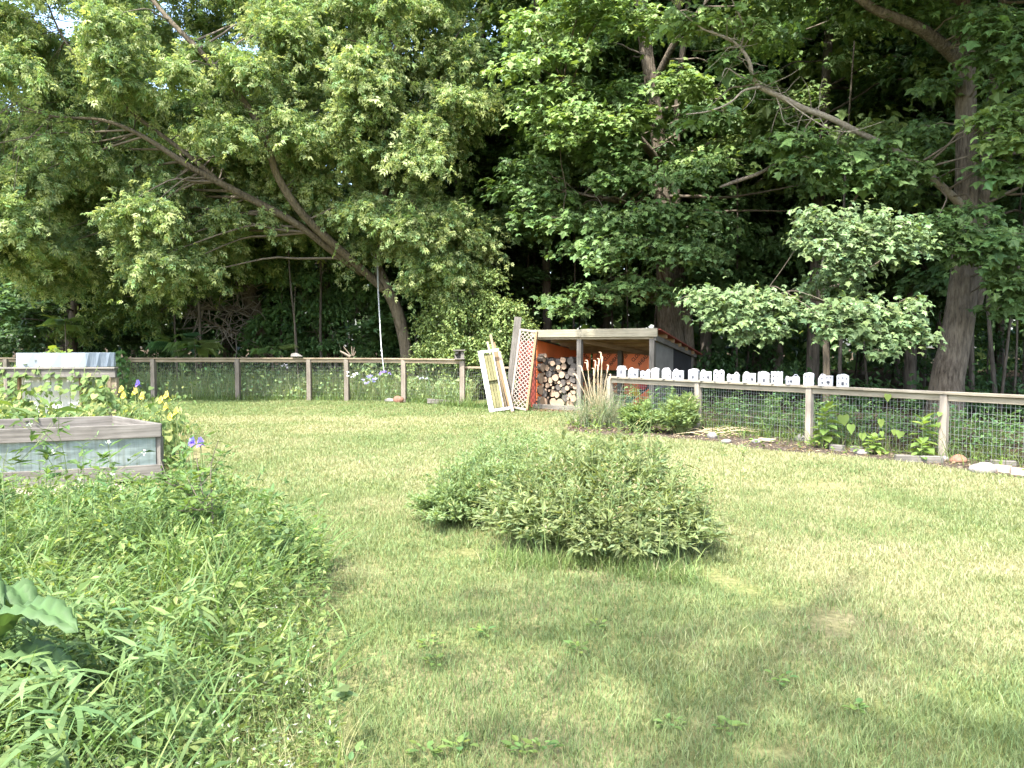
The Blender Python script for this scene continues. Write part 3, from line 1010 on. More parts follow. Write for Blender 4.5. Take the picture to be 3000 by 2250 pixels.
def lit_maple():
    base = atd(2421, 1180, 16.4)
    t = thing('young_maple_tree', (base.x, base.y, 0), 'young maple with three bright sunlit boughs hanging over the right fence', 'tree')
    trunk = [(base.x, base.y, -.05, .085)] + path_px([(2421, 1080, 16.4, .075), (2417, 980, 16.4, .068), (2405, 860, 16.4, .06), (2420, 740, 16.3, .05), (2470, 640, 16, .035), (2520, 560, 15.8, .02)])
    b1 = path_px([(2408, 850, 16.4, .045), (2470, 830, 15.4, .04), (2560, 780, 14.6, .032), (2600, 745, 14.2, .02)])
    b2 = path_px([(2410, 880, 16.4, .04), (2330, 870, 15.2, .03), (2200, 880, 14.4, .02), (2080, 870, 14, .01)])
    b3 = path_px([(2412, 900, 16.4, .045), (2500, 900, 15.2, .03), (2600, 930, 14.2, .02), (2700, 970, 13.6, .01)])
    S = Shape()
    S.tube(trunk, 9, .04, 5)
    S.build('trunk', M['bark_grey'], t, t.location, True)
    for p in (b1, b2, b3):
        s = Shape()
        s.tube(p, 7, .04, 4)
        s.build('limb', M['bark_grey'], t, t.location, True)
    pads = []
    for (px, py, Y, r) in ((2380, 640, 13.7, .5), (2440, 650, 13.6, .6), (2500, 680, 13.4, .55), (2570, 650, 13.4, .6), (2640, 660, 13.4, .55), (2690, 690, 13.5, .45), (2410, 720, 13.5, .5), (2490, 740, 13.3, .5), (2600, 715, 13.3, .5), (2520, 790, 13.4, .4), (2450, 790, 13.6, .45), (2660, 740, 13.4, .4), (2350, 700, 13.8, .4),
                           (2050, 868, 13.6, .5), (2120, 880, 13.5, .55), (2200, 870, 13.4, .55), (2260, 880, 13.4, .5), (2160, 930, 13.3, .5), (2240, 940, 13.3, .5), (2300, 900, 13.5, .45), (2080, 930, 13.5, .35), (2190, 975, 13.3, .35), (2270, 970, 13.4, .3),
                           (2400, 920, 13.1, .45), (2460, 900, 13.1, .5), (2530, 900, 13.0, .55), (2610, 910, 13.0, .5), (2660, 950, 12.9, .5), (2700, 985, 12.8, .35), (2450, 960, 13, .45), (2540, 970, 12.9, .5), (2620, 1000, 12.8, .4), (2580, 1030, 12.8, .25), (2680, 880, 13.2, .35), (2400, 830, 14.2, .5), (2500, 850, 14.2, .4)):
        pads.append((tuple(atd(px, py, Y)), r, (-.15, -.95, 0), (.155, .225, .095)))
    maple_crown(t, trunk, [b1, b2, b3], pads, .108, 640, .24)


boxelder()
gnarled()
center_maple()
right_maple()
lit_maple()


# ---- bright shrub-like young trees by the shed and fence
def honeysuckle(name, label, lumps, base, trunk_px, leafsize=.075, col=(.19, .26, .085), dens=300):
    b = Vector(base)
    t = thing(name, (b.x, b.y, 0), label, 'bush')
    S = Shape()
    pts = []
    for i in range(9):
        a = rng.uniform(0, 6.28)
        e = b + Vector((math.cos(a) * 1.2, math.sin(a) * .6, rng.uniform(1.5, 3.0)))
        p = [(b.x + .1 * math.cos(a), b.y + .1 * math.sin(a), -.05, .028), (*(b.lerp(e, .5) + Vector((0, 0, .3))), .02), (*e, .008)]
        S.tube(p, 6, .05, 4, cap=False)
        pts += dense(p)
    L = Leaves()
    for c, rad, n in lumps:
        for p in shell_points(c, rad, n, .3, .3):
            r = rng.uniform(.4, .75)
            drape(L, p, r, int(dens * r * r / .3), leafsize, col, tuple(k * 1.35 for k in col), T_OVAL, .45, .5)
            branch_to(S, pts, p, .003, .02, 4)
    S.build('stems', M['twig'], t, t.location, True)
    L.build('crown', M['leaf'], t, t.location)


honeysuckle('bush', 'bright leafy bush left of the woodshed, behind the birdhouse post',
            [((-.9, 21.6, 2.2), (1.5, .8, 1.3), 46), ((-1.9, 21.9, 1.5), (1.1, .7, .9), 22), ((-.2, 21.3, 1.6), (.8, .6, 1.0), 18), ((-1.3, 21.9, 3.4), (1.2, .8, 1.0), 20)], (-1.1, 21.8, 0), None)
honeysuckle('bush', 'tall loose bush at the right edge of the leaning tree, its yellow tips drooping',
            [((-1.6, 22.6, 5.2), (1.1, .9, 1.7), 26), ((-2.6, 22.8, 4.4), (1.3, .9, 1.3), 18)], (-1.5, 22.9, 0), None, .10, (.17, .25, .08))
honeysuckle('bush', 'dark leafy thicket bush under the gnarled tree behind the left fence',
            [((-7.3, 26, 2.2), (1.6, 1, 1.4), 26), ((-5.2, 25.6, 2.6), (1.8, 1, 1.6), 34), ((-6.2, 25.4, 4.4), (2.0, 1, 1.2), 22)], (-6, 26, 0), None, .13, (.085, .16, .05))


def sumac(px, py_top, py_base, Y, k, label):
    b = at(px, 1012 + F * CAM_H / Y)
    b = Vector((atd(px, 1100, Y).x, Y, 0))
    top = atd(px, py_top, Y)
    t = thing('sumac_sapling', (b.x, b.y, 0), label, 'sapling', 'feather-leaved saplings behind the fence')
    S = Shape()
    S.tube([(b.x, b.y, 0, .022), (b.x + .05, b.y, top.z * .5, .018), (top.x, top.y, top.z, .010)], 6, sub=4)
    S.build('stem', M['twig'], t, t.location, True)
    L = Leaves()
    a = np.linspace(0, 6.28, k, endpoint=False) + rng.normal(0, .2, k)
    P = np.tile(top, (k, 1)) + np.c_[np.zeros((k, 2)), rng.uniform(-.25, .05, k)]
    L.add(T_PINN, P, np.c_[np.cos(a), np.sin(a), rng.uniform(-.1, .45, k)], np.c_[rng.normal(0, .1, (k, 2)), np.ones(k)], rng.uniform(.7, 1.0, k), greens(k, (.12, .19, .06), .12))
    L.build('leaves', M['leaf_soft'], t, t.location)


sumac(190, 930, 1000, 22.5, 9, 'tall feather-leaved sapling far left, above the plastic sheet')
sumac(570, 1002, 1040, 22.6, 11, 'small feather-leaved sapling just left of the gnarled trunk')
sumac(515, 985, 1040, 23, 7, 'thin feather-leaved sapling beside the dark slim trunk')
sumac(795, 1020, 1045, 22.4, 6, 'low feather-leaved sapling just right of the gnarled trunk')


# ---- the wood behind
def wood_tree_mesh(seed, hgt, crown_z, crad, nclump, col):
    rs = np.random.default_rng(seed)
    S = Shape()
    lean = rs.normal(0, .5, 2)
    path = [(0, 0, -.1, .20), (lean[0] * .1, lean[1] * .1, hgt * .2, .155), (lean[0] * .6, lean[1] * .6, hgt * .5, .12), (lean[0], lean[1], hgt * .8, .07), (lean[0] * 1.2, lean[1] * 1.2, hgt, .02)]
    S.tube(path, 9, .07, 5, seed=seed)
    L = Leaves()
    dp = dense(path, 8)
    for i in range(nclump):
        z = rs.uniform(crown_z, hgt)
        f = (z - crown_z) / (hgt - crown_z)
        rr = crad * (1.05 - .75 * f) * rs.uniform(.25, 1)
        a = rs.uniform(0, 6.28)
        c = (lean[0] * f + rr * math.cos(a), lean[1] * f + rr * math.sin(a), z - .12 * rr)
        r = rs.uniform(.8, 1.5)
        pad(L, c, r, int(190 * r * r), .18, col, (math.cos(a), math.sin(a), 0), .16, T_MAPLE)
        if i % 2 == 0:
            branch_to(S, dp, c, .01, .05, 4)
    me_t = bpy.data.meshes.new('trunk')
    me_t.from_pydata(S.V, [], S.F)
    me_t.polygons.foreach_set('use_smooth', [True] * len(S.F))
    me_t.materials.append(M['bark_dark'])
    return me_t, L.mesh('crown', M['leaf'])


protos = [wood_tree_mesh(11, 19, 4.0, 4.2, 95, (.065, .125, .042)), wood_tree_mesh(12, 22, 5.0, 4.6, 105, (.09, .155, .05)),
          wood_tree_mesh(13, 17, 3.2, 3.8, 90, (.075, .14, .045)), wood_tree_mesh(14, 20, 6.0, 4.0, 90, (.16, .235, .075))]
slots = []
for row, (Y, step) in enumerate(((27.5, 4.4), (31, 4.2), (35, 4.4), (40, 5.0))):
    x = -Y * .75 - 4 + rng.uniform(0, 2)
    while x < Y * .75 + 5:
        if not (row == 0 and (-13 < x < -4 or x < -16)) and not (row > 0 and rng.random() < .2):
            slots.append((x + rng.normal(0, .7), Y + rng.normal(0, 1.1)))
        x += step * rng.uniform(.8, 1.25)
for x, y in ((13.5, 19.5), (15.5, 14.8), (12.2, 23), (8.8, 22), (9.2, 26), (6.6, 25.5), (1.2, 25.2), (-1.8, 26.5), (18, 20)):
    slots.append((x, y))
for i, (x, y) in enumerate(slots):
    me_t, me_c = protos[int(rng.integers(4)) if x > -1 else int(rng.integers(1, 4))]
    t = thing('woodland_tree', (x, y, 0), 'dark slim-trunked tree among many in the shaded wood', 'tree', 'trees of the wood behind the yard')
    s = rng.uniform(.85, 1.15)
    zs = rng.uniform(.95, 1.1) if x > -1.5 or rng.random() < .12 else rng.uniform(.5, .72)
    az = rng.uniform(0, 6.28)
    for nm, me in (('trunk', me_t), ('crown', me_c)):
        o = bpy.data.objects.new(nm, me)
        COL.objects.link(o)
        o.parent = t
        o.scale = (s, s, s * zs)
        o.rotation_euler = (0, 0, az)

# slim bare poles of saplings standing in the dark between the trees
pole_me = None
S = Shape()
S.tube([(0, 0, -.05, .05), (.06, .02, 2.2, .042), (.02, -.05, 4.6, .034), (.14, .05, 7.5, .02)], 7, .08, 5)
pole = S.build('woodland_sapling', M['bark_dark'], None, (0, 0, 0), True)
tag(pole, 'thin bare sapling pole in the dark under the trees', 'sapling', 'thin sapling poles in the dark wood')
spots = [(rng.uniform(-12, 22), rng.uniform(23.5, 33)) for _ in range(54)] + [(rng.uniform(8, 17), rng.uniform(14.5, 22)) for _ in range(14)]
for i, (x, y) in enumerate(spots):
    o = pole if i == 0 else pole.copy()
    if i:
        COL.objects.link(o)
    o.location = (x, y, 0)
    o.rotation_euler = (rng.normal(0, .04), rng.normal(0, .04), rng.uniform(0, 6.28))
    k = rng.uniform(.5, 1.3)
    o.scale = (k, k, rng.uniform(.8, 1.2))


def far_wood():
    L = Leaves()
    n = 52000
    x, y, z = rng.uniform(-52, 52, n), rng.uniform(46, 56, n), 22 * rng.random(n)
    top = np.where(x < -1, 8.5 + 6 * vnoise(x, np.zeros(n), 4, 4), 17 + 5 * vnoise(x, np.zeros(n), 6, 4))
    gap = ((vnoise(x, z * 1.4, .9, 8) < .30) & (x < -7) & (z > .9) & (z < 6)) | ((vnoise(x, z, 1.3, 31) > .66) & (z > 10))
    k = (z < top) & ~gap & ~((x < -6) & (z < 5) & (rng.random(n) < .25))
    P = np.stack([x, y, z], 1)[k]
    m = len(P)
    L.add(T_PAD, P, rand_unit(m) + np.array([[0, -.2, -.4]]), rand_unit(m) * .6 + np.array([[0, -.3, .7]]), rng.uniform(.5, .95, m), greens(m, (.065, .12, .036), .3, .1))
    tag(L.build('forest', M['leaf']), 'far dense green wood closing the view behind the trees', 'forest', kind='stuff')


far_wood()


def understory():
    """waist-high leafy growth in the shade behind both fences"""
    L = Leaves()
    # meadow grass and weeds behind the left fence
    P = scatter([(-17, 21.6), (-3.2, 21.3), (-1.2, 20.0), (-.8, 22.5), (-4, 24.6), (-17, 24.8)], 30000)
    n = len(P)
    blades(L, P, rng.lognormal(-.62, .35, n), .014, rng.uniform(.15, .8, n), greens(n, (.25, .34, .14), .22, .10, (.38, .39, .22), .2), 3)
    P = scatter([(-17, 21.5), (-3.2, 21.1), (-1.3, 19.6), (-.6, 22.5), (-4, 25), (-17, 25)], 9500)
    n = len(P)
    P[:, 2] = rng.uniform(.05, .95, n) * (.35 + .9 * vnoise(P[:, 0], P[:, 1], 1.1, 6))
    L.add(T_OVAL, P, rand_unit(n) + np.array([[0, -.3, -.2]]), rand_unit(n) * .5 + np.array([[0, -.2, .8]]), rng.uniform(.07, .14, n), greens(n, (.23, .32, .13), .25, .12))
    # shaded saplings and brambles further back, in clumps
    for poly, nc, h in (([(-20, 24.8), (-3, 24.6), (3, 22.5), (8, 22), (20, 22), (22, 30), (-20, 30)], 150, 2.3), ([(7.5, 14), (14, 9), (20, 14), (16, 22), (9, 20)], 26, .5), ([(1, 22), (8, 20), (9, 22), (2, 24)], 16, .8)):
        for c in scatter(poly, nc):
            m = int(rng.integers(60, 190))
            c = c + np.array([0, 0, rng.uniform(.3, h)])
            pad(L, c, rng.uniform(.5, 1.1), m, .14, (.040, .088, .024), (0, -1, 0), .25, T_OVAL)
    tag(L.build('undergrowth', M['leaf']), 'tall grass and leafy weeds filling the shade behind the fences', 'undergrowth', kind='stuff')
    # stalky weeds right behind the long right-hand fence
    L = Leaves()
    d = (FENCE_D - FENCE_B).normalized()
    nrm = Vector((.79, .61, 0))
    for i in range(260):
        s = rng.uniform(-2.6, 8.5)
        p = FENCE_B + d * s + nrm * (.15 + 2.4 * rng.random())
        h = rng.uniform(.35, .78) * (.75 + .4 * float(vnoise(np.array([s]), np.array([0.]), 1.3, 2)[0]))
        m = int(h * 95)
        z = rng.uniform(.08, 1, m) ** .8 * h
        a = rng.uniform(0, 6.28, m)
        rr = .10 * (1.2 - z / h) + .02
        P = np.c_[p.x + rr * np.cos(a), p.y + rr * np.sin(a), z]
        L.add(T_LANCE, P, np.c_[np.cos(a), np.sin(a), rng.normal(.15, .35, m)], np.c_[rng.normal(0, .3, (m, 2)), np.ones(m)], rng.uniform(.06, .13, m), greens(m, (.14, .245, .095), .22, .1))
    n = 2600
    s = rng.uniform(-2.6, 8.5, n)
    q = rng.normal(0, 1, n) * .32 + .08
    P = np.c_[FENCE_B.x + d.x * s + nrm.x * q, FENCE_B.y + d.y * s + nrm.y * q, np.zeros(n)]
    blades(L, P, rng.lognormal(-1.25, .45, n), .008, rng.uniform(.3, 1.2, n), greens(n, (.13, .19, .055), .25, .1), 4)
    tag(L.build('fence_weeds', M['leaf_soft']), 'green stalky weeds and grass along the right wire fence', 'weeds', kind='stuff')


understory()


# ---- garden tree behind the camera: its crown throws the broad shade on the near lawn
def shade_tree():
    h = 13.0
    off = to_sun * (h / to_sun.z)
    t = thing('shade_tree', (-4.6, -5.5, 0), 'tall garden tree behind the viewer shading the near lawn', 'tree')
    trunk = [(-4.6, -5.5, -.1, .30), (-4.5, -5.3, 4, .25), (-3.9, -4.7, 8, .20), (-2.6, -3.4, 11.2, .11), (-1.6, -2.4, 13.6, .03)]
    S = Shape()
    S.tube(trunk, 12, .07, 5)
    pads, L = [], Leaves()
    dp = dense(trunk, 6)
    for gx, gy, r in ((.2, 3.6, .75), (1.0, 4.0, .7), (.3, 2.7, .8), (1.2, 3.0, .85), (2.0, 2.7, .8), (1.7, 2.0, .9), (.6, 1.8, .8), (2.7, 1.9, .9), (-.1, 4.35, .5), (.7, 4.65, .45), (1.7, 3.6, .5), (2.5, 2.4, .6), (3.3, 1.4, .9)):
        c = (gx + off.x, gy + off.y, h + rng.normal(0, .25))
        pad(L, c, r * 1.15, int(250 * r * r), .12, MAPLE, (0, 1, 0), .10, T_MAPLE)
        branch_to(S, dp, c, .008, .06)
    S.build('trunk', M['bark'], t, t.location, True)
    L.build('crown', M['leaf'], t, t.location)


shade_tree()

# ================================================================== FENCES
def wire_mesh(name, parent, spans, z0, z1, dx=.0508, dz=.1016, r=.0016):
    """welded wire between posts: one sheet of real wires per fence"""
    s = Shape()
    for a, b in spans:
        a, b = Vector(a), Vector(b)
        d = (b - a)
        ln = d.length
        d.normalize()
        n = int(ln / dx)
        for i in range(n + 1):
            p = a + d * (i * dx + .01)
            s.box((p.x, p.y, (z0 + z1) / 2), (2 * r, 2 * r, z1 - z0), Matrix.Rotation(math.atan2(d.y, d.x), 3, 'Z'))
        for j in range(int((z1 - z0) / dz) + 1):
            m = (a + b) / 2
            s.box((m.x, m.y + .0, z0 + j * dz), (ln, 2 * r, 2 * r), Matrix.Rotation(math.atan2(d.y, d.x), 3, 'Z'))
    return s.build(name, M['steel'], parent, parent.location)


def fence(label, posts, rail_z, wood, rail_mat, pw=.10, wire=True, ext=None, r=.0016, board=False, group=None):
    t = thing('wire_fence', (posts[0].x, posts[0].y, 0), label, 'fence')
    line = list(posts)
    for p in posts:
        o = beam('post', (p.x, p.y, -.1), (p.x, p.y, rail_z - .045), pw, pw, wood, t, up=(line[-1] - line[0]).normalized())
    if ext:
        line = [ext[0]] + line if ext[0] is not None else line
        line = line + [ext[1]] if ext[1] is not None else line
    for a, b in zip(line[:-1], line[1:]):
        beam('top_rail', (a.x, a.y, rail_z - .02), (b.x, b.y, rail_z - .02), .135, .038, rail_mat, t)
        d = (b - a).normalized()
        k = Vector((d.y, -d.x, 0)) * .0
        beam('under_rail', (*(a + d * (pw / 2 + .003))[:2], rail_z - .085), (*(b - d * (pw / 2 + .003))[:2], rail_z - .085), .04, .085, rail_mat, t)
    if wire:
        nb = Vector((.0, .045, 0))
        wire_mesh('wire_mesh', t, [(a + nb, b + nb) for a, b in zip(line[:-1], line[1:])], .04, rail_z - .10, r=r)
    return t


far_posts = [atd(450, 1100, 21.3), atd(697, 1100, 21.3), atd(906, 1100, 21.1), atd(1016, 1100, 20.9), atd(1183, 1100, 20.4), atd(1355, 1100, 19.2)]
far_posts = [Vector((p.x, p.y, 0)) for p in far_posts]
pl = [Vector((atd(20, 1100, 21.4).x, 21.4, 0)), Vector((atd(232, 1100, 21.4).x, 21.4, 0))]
fence('long grey wood and wire fence across the far left end of the lawn', pl + far_posts, 1.205, M['brown_grey'] if 'brown_grey' in M else M['grey_wood'], M['tan_wood'], .125, True, (Vector((-19.5, 21.6, 0)), None), .0008)
t = thing('low_rail_fence', (far_posts[-1].x, far_posts[-1].y, 0), 'short lower fence rail with wire between the birdhouse post and the woodshed', 'fence')
a, b = far_posts[-1] + Vector((.07, .03, 0)), Vector((.42, 18.95, 0))
beam('top_rail', (a.x, a.y, .985), (b.x, b.y, .985), .09, .05, M['tan_wood'], t)
wire_mesh('wire_mesh', t, [(a + Vector((0, .04, 0)), b + Vector((0, .04, 0)))], .05, .95, r=.0009)
beam('kick_board', (*(far_posts[-1] + Vector((-.95, .42, 0)))[:2], .10), (*(far_posts[-1] + Vector((-.09, .06, 0)))[:2], .07), .03, .12, M['grey_wood'], t)

rp = [Vector((1.99, 15.26, 0)), FENCE_B, FENCE_C, FENCE_D, Vector((7.2, 8.5, 0))]
fence('pale wood and wire fence along the right side, carrying the row of white toy houses', rp, .925, M['rail_post'] if 'rail_post' in M else M['rail_wood'], M['rail_wood'], .095, True, (None, Vector((8.9, 6.3, 0))), .0014)

# birdhouse on the corner post
bp = far_posts[-1]
bh = thing('birdhouse', (bp.x - .07, bp.y - .02, 1.205), 'small grey wooden bird feeder on the fence corner post', 'bird feeder')
x0, y0 = bp.x - .07, bp.y - .02
s = Shape()
s.box((x0, y0 + .07, 1.32), (.20, .02, .22))
s.prism([(x0 - .115, 1.21), (x0 - .125, 1.33), (x0 - .06, 1.23), (x0 - .05, 1.21)], y0 - .09, y0 + .06)
s.prism([(x0 + .115, 1.21), (x0 + .125, 1.33), (x0 + .10, 1.40), (x0 + .04, 1.40), (x0 + .03, 1.21)], y0 - .09, y0 + .06)
s.prism([(x0 - .125, 1.34), (x0 - .10, 1.40), (x0 + .0, 1.40), (x0 - .02, 1.37), (x0 - .06, 1.33)], y0 - .09, y0 + .06)
s.build('body', M['grey_wood'], bh, bh.location)
s = Shape()
s.box((x0, y0 - .01, 1.425), (.31, .26, .03))
s.build('roof', M['grey_wood'], bh, bh.location, bev=.004)
s = Shape()
s.box((x0, y0 - .02, 1.208), (.27, .24, .022))
s.build('floor', M['grey_wood'], bh, bh.location, bev=.003)

# ================================================================== WOODSHED
SL = Vector((.52, 18.4, 0))
U, VV = Vector((.84, -.5426, 0)), Vector((.5426, .84, 0))
SW, SD = 3.15, 2.55
ROT = Matrix((U, VV, Vector((0, 0, 1)))).transposed()


def sp(u, v, z):
    return SL + U * u + VV * v + Vector((0, 0, z))


def shed_px(px, py, v):
    """pixel of the photograph to (u, z) on the shed plane at depth v"""
    d = ray(px, py)
    o = Vector((0, 0, CAM_H))
    k = ((SL + VV * v) - o).dot(VV) / d.dot(VV)
    p = o + d * k - SL
    return p.dot(U), p.z


def Z5(x, y):
    return 1540 + x / 4.254, 930 + y / 4.254


shed = thing('woodshed', SL, 'open-fronted woodshed of grey timber lined with orange road signs', 'shed')


def sbox(s, u0, u1, v0, v1, z0, z1, mi=0):
    c = sp((u0 + u1) / 2, (v0 + v1) / 2, (z0 + z1) / 2)
    s.box(c, (u1 - u0, v1 - v0, z1 - z0), ROT, mi)


def spart(name, u0, u1, v0, v1, z0, z1, mat, bev=.005):
    d = (u1 - u0, v1 - v0, z1 - z0)
    s = Shape()
    if d[2] >= max(d[0], d[1]):        # upright: grain along local x
        return beam(name, sp((u0 + u1) / 2, (v0 + v1) / 2, z0), sp((u0 + u1) / 2, (v0 + v1) / 2, z1), d[0], d[1], mat, shed, up=VV, bev=bev)
    if d[0] >= d[1]:
        return beam(name, sp(u0, (v0 + v1) / 2, (z0 + z1) / 2), sp(u1, (v0 + v1) / 2, (z0 + z1) / 2), d[1], d[2], mat, shed, bev=bev)
    return beam(name, sp((u0 + u1) / 2, v0, (z0 + z1) / 2), sp((u0 + u1) / 2, v1, (z0 + z1) / 2), d[0], d[2], mat, shed, bev=bev)


ZF, ZB = 1.93, 1.40            # roof line, front and back
spart('fascia', -.02, 1.36, -.10, -.055, 1.745, 1.925, M['fascia_wood'] if 'fascia_wood' in M else M['grey_wood'])
spart('fascia', 1.364, SW + .10, -.10, -.055, 1.742, 1.932, M['fascia_wood'] if 'fascia_wood' in M else M['grey_wood'])
spart('header', .0, SW, -.05, .0, 1.69, 1.80, M['tan_wood'])
um, _ = shed_px(1698, 1080, 0)
spart('post', um - .058, um + .058, -.045, .07, 0, 1.738, M['grey_wood'])
spart('post', SW - .11, SW + .01, -.05, .07, 0, 1.738, M['pale_post'] if 'pale_post' in M else M['grey_wood'])
spart('post', -.075, .02, .10, .20, 0, 1.69, M['grey_wood'])
spart('post', SW - .10, SW, SD - .11, SD, 0, 1.36, M['grey_wood'])
spart('post', 0, .10, SD - .11, SD, 0, 1.36, M['grey_wood'])
spart('sill', .02, um + .05, -.06, .05, .01, .115, M['grey_wood'])
# side plates sloping to the back, rafters and roof
for u in (-.02, SW + .015):
    beam('side_plate', sp(u + .02, -.05, ZF - .21), sp(u + .02, SD + .08, ZB - .10), .045, .12, M['grey_wood'], shed)
n = 5
for i in range(n):
    v = .42 + i * .45
    z = ZF + (ZB - ZF) * (v / SD) - .125
    spart('purlin', -.01, SW + .12, v, v + .045, z - .01, z + .085, M['brown_wood'])
beam('brace', sp(um + .02, .08, 1.66), sp(um + 1.0, 1.95, 1.33), .05, .10, M['brown_wood'], shed)
s = Shape()
zr = lambda v: ZF + (ZB - ZF) * (v / SD)
for (dz, th, mi) in ((-.045, .02, 0),):
    V = [sp(u, v, zr(v) + dz + q) for q in (0, th) for (u, v) in ((-.05, -.05), (SW + .16, -.05), (SW + .16, SD + .2), (-.05, SD + .2))]
    s.poly(V, [(3, 2, 1, 0), (4, 5, 6, 7), (0, 1, 5, 4), (1, 2, 6, 5), (2, 3, 7, 6), (3, 0, 4, 7)], mi)
s.build('roof', M['roof_red'], shed, shed.location)
# walls
VB = 2.25
o = spart('side_wall', SW - .035, SW - .015, .08, 1.20, .02, 1.62, M['wall_sheet'])
o['label'] = 'weathered grey sheet wall'
s = Shape()
V = [sp(SW - .03, v, z) for (v, z) in ((1.206, .02), (SD - .12, .02), (SD - .12, 1.30), (1.206, 1.55))] + [sp(SW - .015, v, z) for (v, z) in ((1.206, .02), (SD - .12, .02), (SD - .12, 1.30), (1.206, 1.55))]
s.poly(V, [(3, 2, 1, 0), (4, 5, 6, 7), (0, 1, 5, 4), (1, 2, 6, 5), (2, 3, 7, 6), (3, 0, 4, 7)])
o = s.build('side_sheet', M['dark_sheet'], shed, shed.location)  # near-black sheet across the rear half of the side
o['label'] = 'black sheet over the rear half of the side'
s = Shape()
V = [sp(u, v, z) for u in (.03, .045) for (v, z) in ((.1, .02), (VB, .02), (VB, 1.40), (.1, 1.68))]
s.poly(V, [(3, 2, 1, 0), (4, 5, 6, 7), (0, 1, 5, 4), (1, 2, 6, 5), (2, 3, 7, 6), (3, 0, 4, 7)])
s.build('side_sign', M['orange'], shed, shed.location)
spart('back_post', *(lambda u: (u - .07, u + .05))(shed_px(*Z5(1182, 700), VB - .08)[0]), VB - .13, VB - .02, 0, 1.42, M['grey_wood'])
spart('back_rail', .05, SW - .05, VB + .035, VB + .08, .70, .80, M['grey_wood'])
spart('back_rail', .05, SW - .05, VB + .035, VB + .08, .02, .12, M['grey_wood'])


def text_geo(body, size):
    cu = bpy.data.curves.new('lettering', 'FONT')
    cu.body = body
    cu.size = size
    cu.offset = size * .022
    cu.align_x = 'CENTER'
    cu.align_y = 'CENTER'
    ob = bpy.data.objects.new('lettering', cu)
    COL.objects.link(ob)
    bpy.context.view_layer.update()
    me = bpy.data.meshes.new_from_object(ob.evaluated_get(bpy.context.evaluated_depsgraph_get()))
    V = [v.co.copy() for v in me.vertices]
    Fs = [tuple(p.vertices) for p in me.polygons]
    bpy.data.objects.remove(ob)
    bpy.data.curves.remove(cu)
    bpy.data.meshes.remove(me)
    return V, Fs


def sign_panel(x0, y0, x1, y1, v, texts=(), discs=(), bar=None, label=None):
    """a cut piece of an orange road sign: corners in detail pixels, lettering fused to the sheet"""
    ua, za = shed_px(*Z5(x0, y0), v)
    ub, zb = shed_px(*Z5(x1, y1), v)
    s = Shape()
    sbox(s, ua, ub, v, v + .012, zb, za, 0)
    lim = lambda u, z: (min(max(u, ua + .004), ub - .004), min(max(z, zb + .004), za - .004))
    for body, tx, ty, ang, size in texts:
        V, Fs = text_geo(body, size)
        u, z = shed_px(*Z5(tx, ty), v)
        c, sn = math.cos(R(ang)), math.sin(R(ang))
        pts = []
        for q in V:
            qx = q.x * .80
            pu, pz = lim(u + qx * c - q.y * sn, z + qx * sn + q.y * c)
            pts.append(sp(pu, v - .003, pz))
        s.poly(pts, Fs, 1)
    if bar:
        (xa, ya), (xb, yb), w = bar
        A, B = Vector(shed_px(*Z5(xa, ya), v)), Vector(shed_px(*Z5(xb, yb), v))
        d = (B - A).normalized()
        nn = Vector((-d.y, d.x)) * w
        s.poly([sp(*q[:1], v - .003, q[1]) for q in (lim(*(A - nn)), lim(*(B - nn)), lim(*(B + nn)), lim(*(A + nn)))], [(0, 1, 2, 3)], 1)
    for (dx, dy, r, mi) in discs:
        u, z = shed_px(*Z5(dx, dy), v)
        pts = [lim(u + r * math.cos(a * math.pi / 14), z + r * math.sin(a * math.pi / 14)) for a in range(28)]
        s.poly([sp(q[0], v - .006, q[1]) for q in pts], [tuple(range(28))], mi)
    o = s.build('sign_panel', [M['orange'], M['black'], M['sign_red'], M['sign_yellow'], M['sign_green']], shed, shed.location)
    if label:
        o['label'] = label


sign_panel(1222, 398, 1660, 664, VB, (('LEFT', 1258, 470, 47, .115), ('CLOSED', 1392, 474, 47, .135), ('AHEAD', 1463, 532, 47, .135)), label='orange sign piece reading LEFT CLOSED AHEAD, right bay')
sign_panel(838, 398, 1200, 660, VB + .004, (('LEFT', 900, 482, 47, .115), ('CLOSED', 1040, 470, 47, .135), ('AHEAD', 1105, 530, 47, .135)), label='orange sign piece reading LEFT CLOSED AHEAD, middle')
sign_panel(470, 398, 808, 660, VB + .008, (('LANE', 745, 480, -47, .125), ('CLOSED', 640, 480, -47, .135), ('LANE', 520, 480, -47, .125)), label='darker orange sign piece with slanted LANE CLOSED')
sign_panel(1225, 800, 1700, 1112, VB + .012, (), ((1460, 845, .115, 2), (1370, 935, .115, 3), (1290, 1030, .115, 4)), ((1215, 1115), (1560, 770), .165), label='orange sign piece with a black traffic light symbol')
sign_panel(1065, 800, 1165, 945, VB + .016, (('ES', 1110, 870, 60, .17),), label='small orange sign scrap with black letters')
sign_panel(715, 800, 1060, 1112, VB + .020, (), label='plain orange sign piece behind the grass')

o = spart('side_sign', -.46, .025, .06, .075, .02, 1.66, M['roof_red'])
o['label'] = 'dark red sheet showing through the lattice'
# lattice, boards and the old sash leaning beside it
def px_plank(name, label, cat, top, bot, width, thick, mat, Yb, Yt=None, group=None):
    b = Vector(atd(*bot, Yb))
    tp = Vector(atd(*top, Yt or Yb + .15))
    t = beam(name, b, tp, thick, width, mat, None, up=Vector((0, -1, 0)).cross((tp - b).normalized()).cross((tp - b).normalized()) if False else (tp - b).normalized().cross(Vector((0, -1, 0))))
    return tag(t, label, cat, group)


px_plank('leaning_board', 'wide grey board leaning upright between lattice and bush', 'board', (1518, 929), (1487, 1200), .175, .045, M['grey_wood'], 18.0, 18.3)


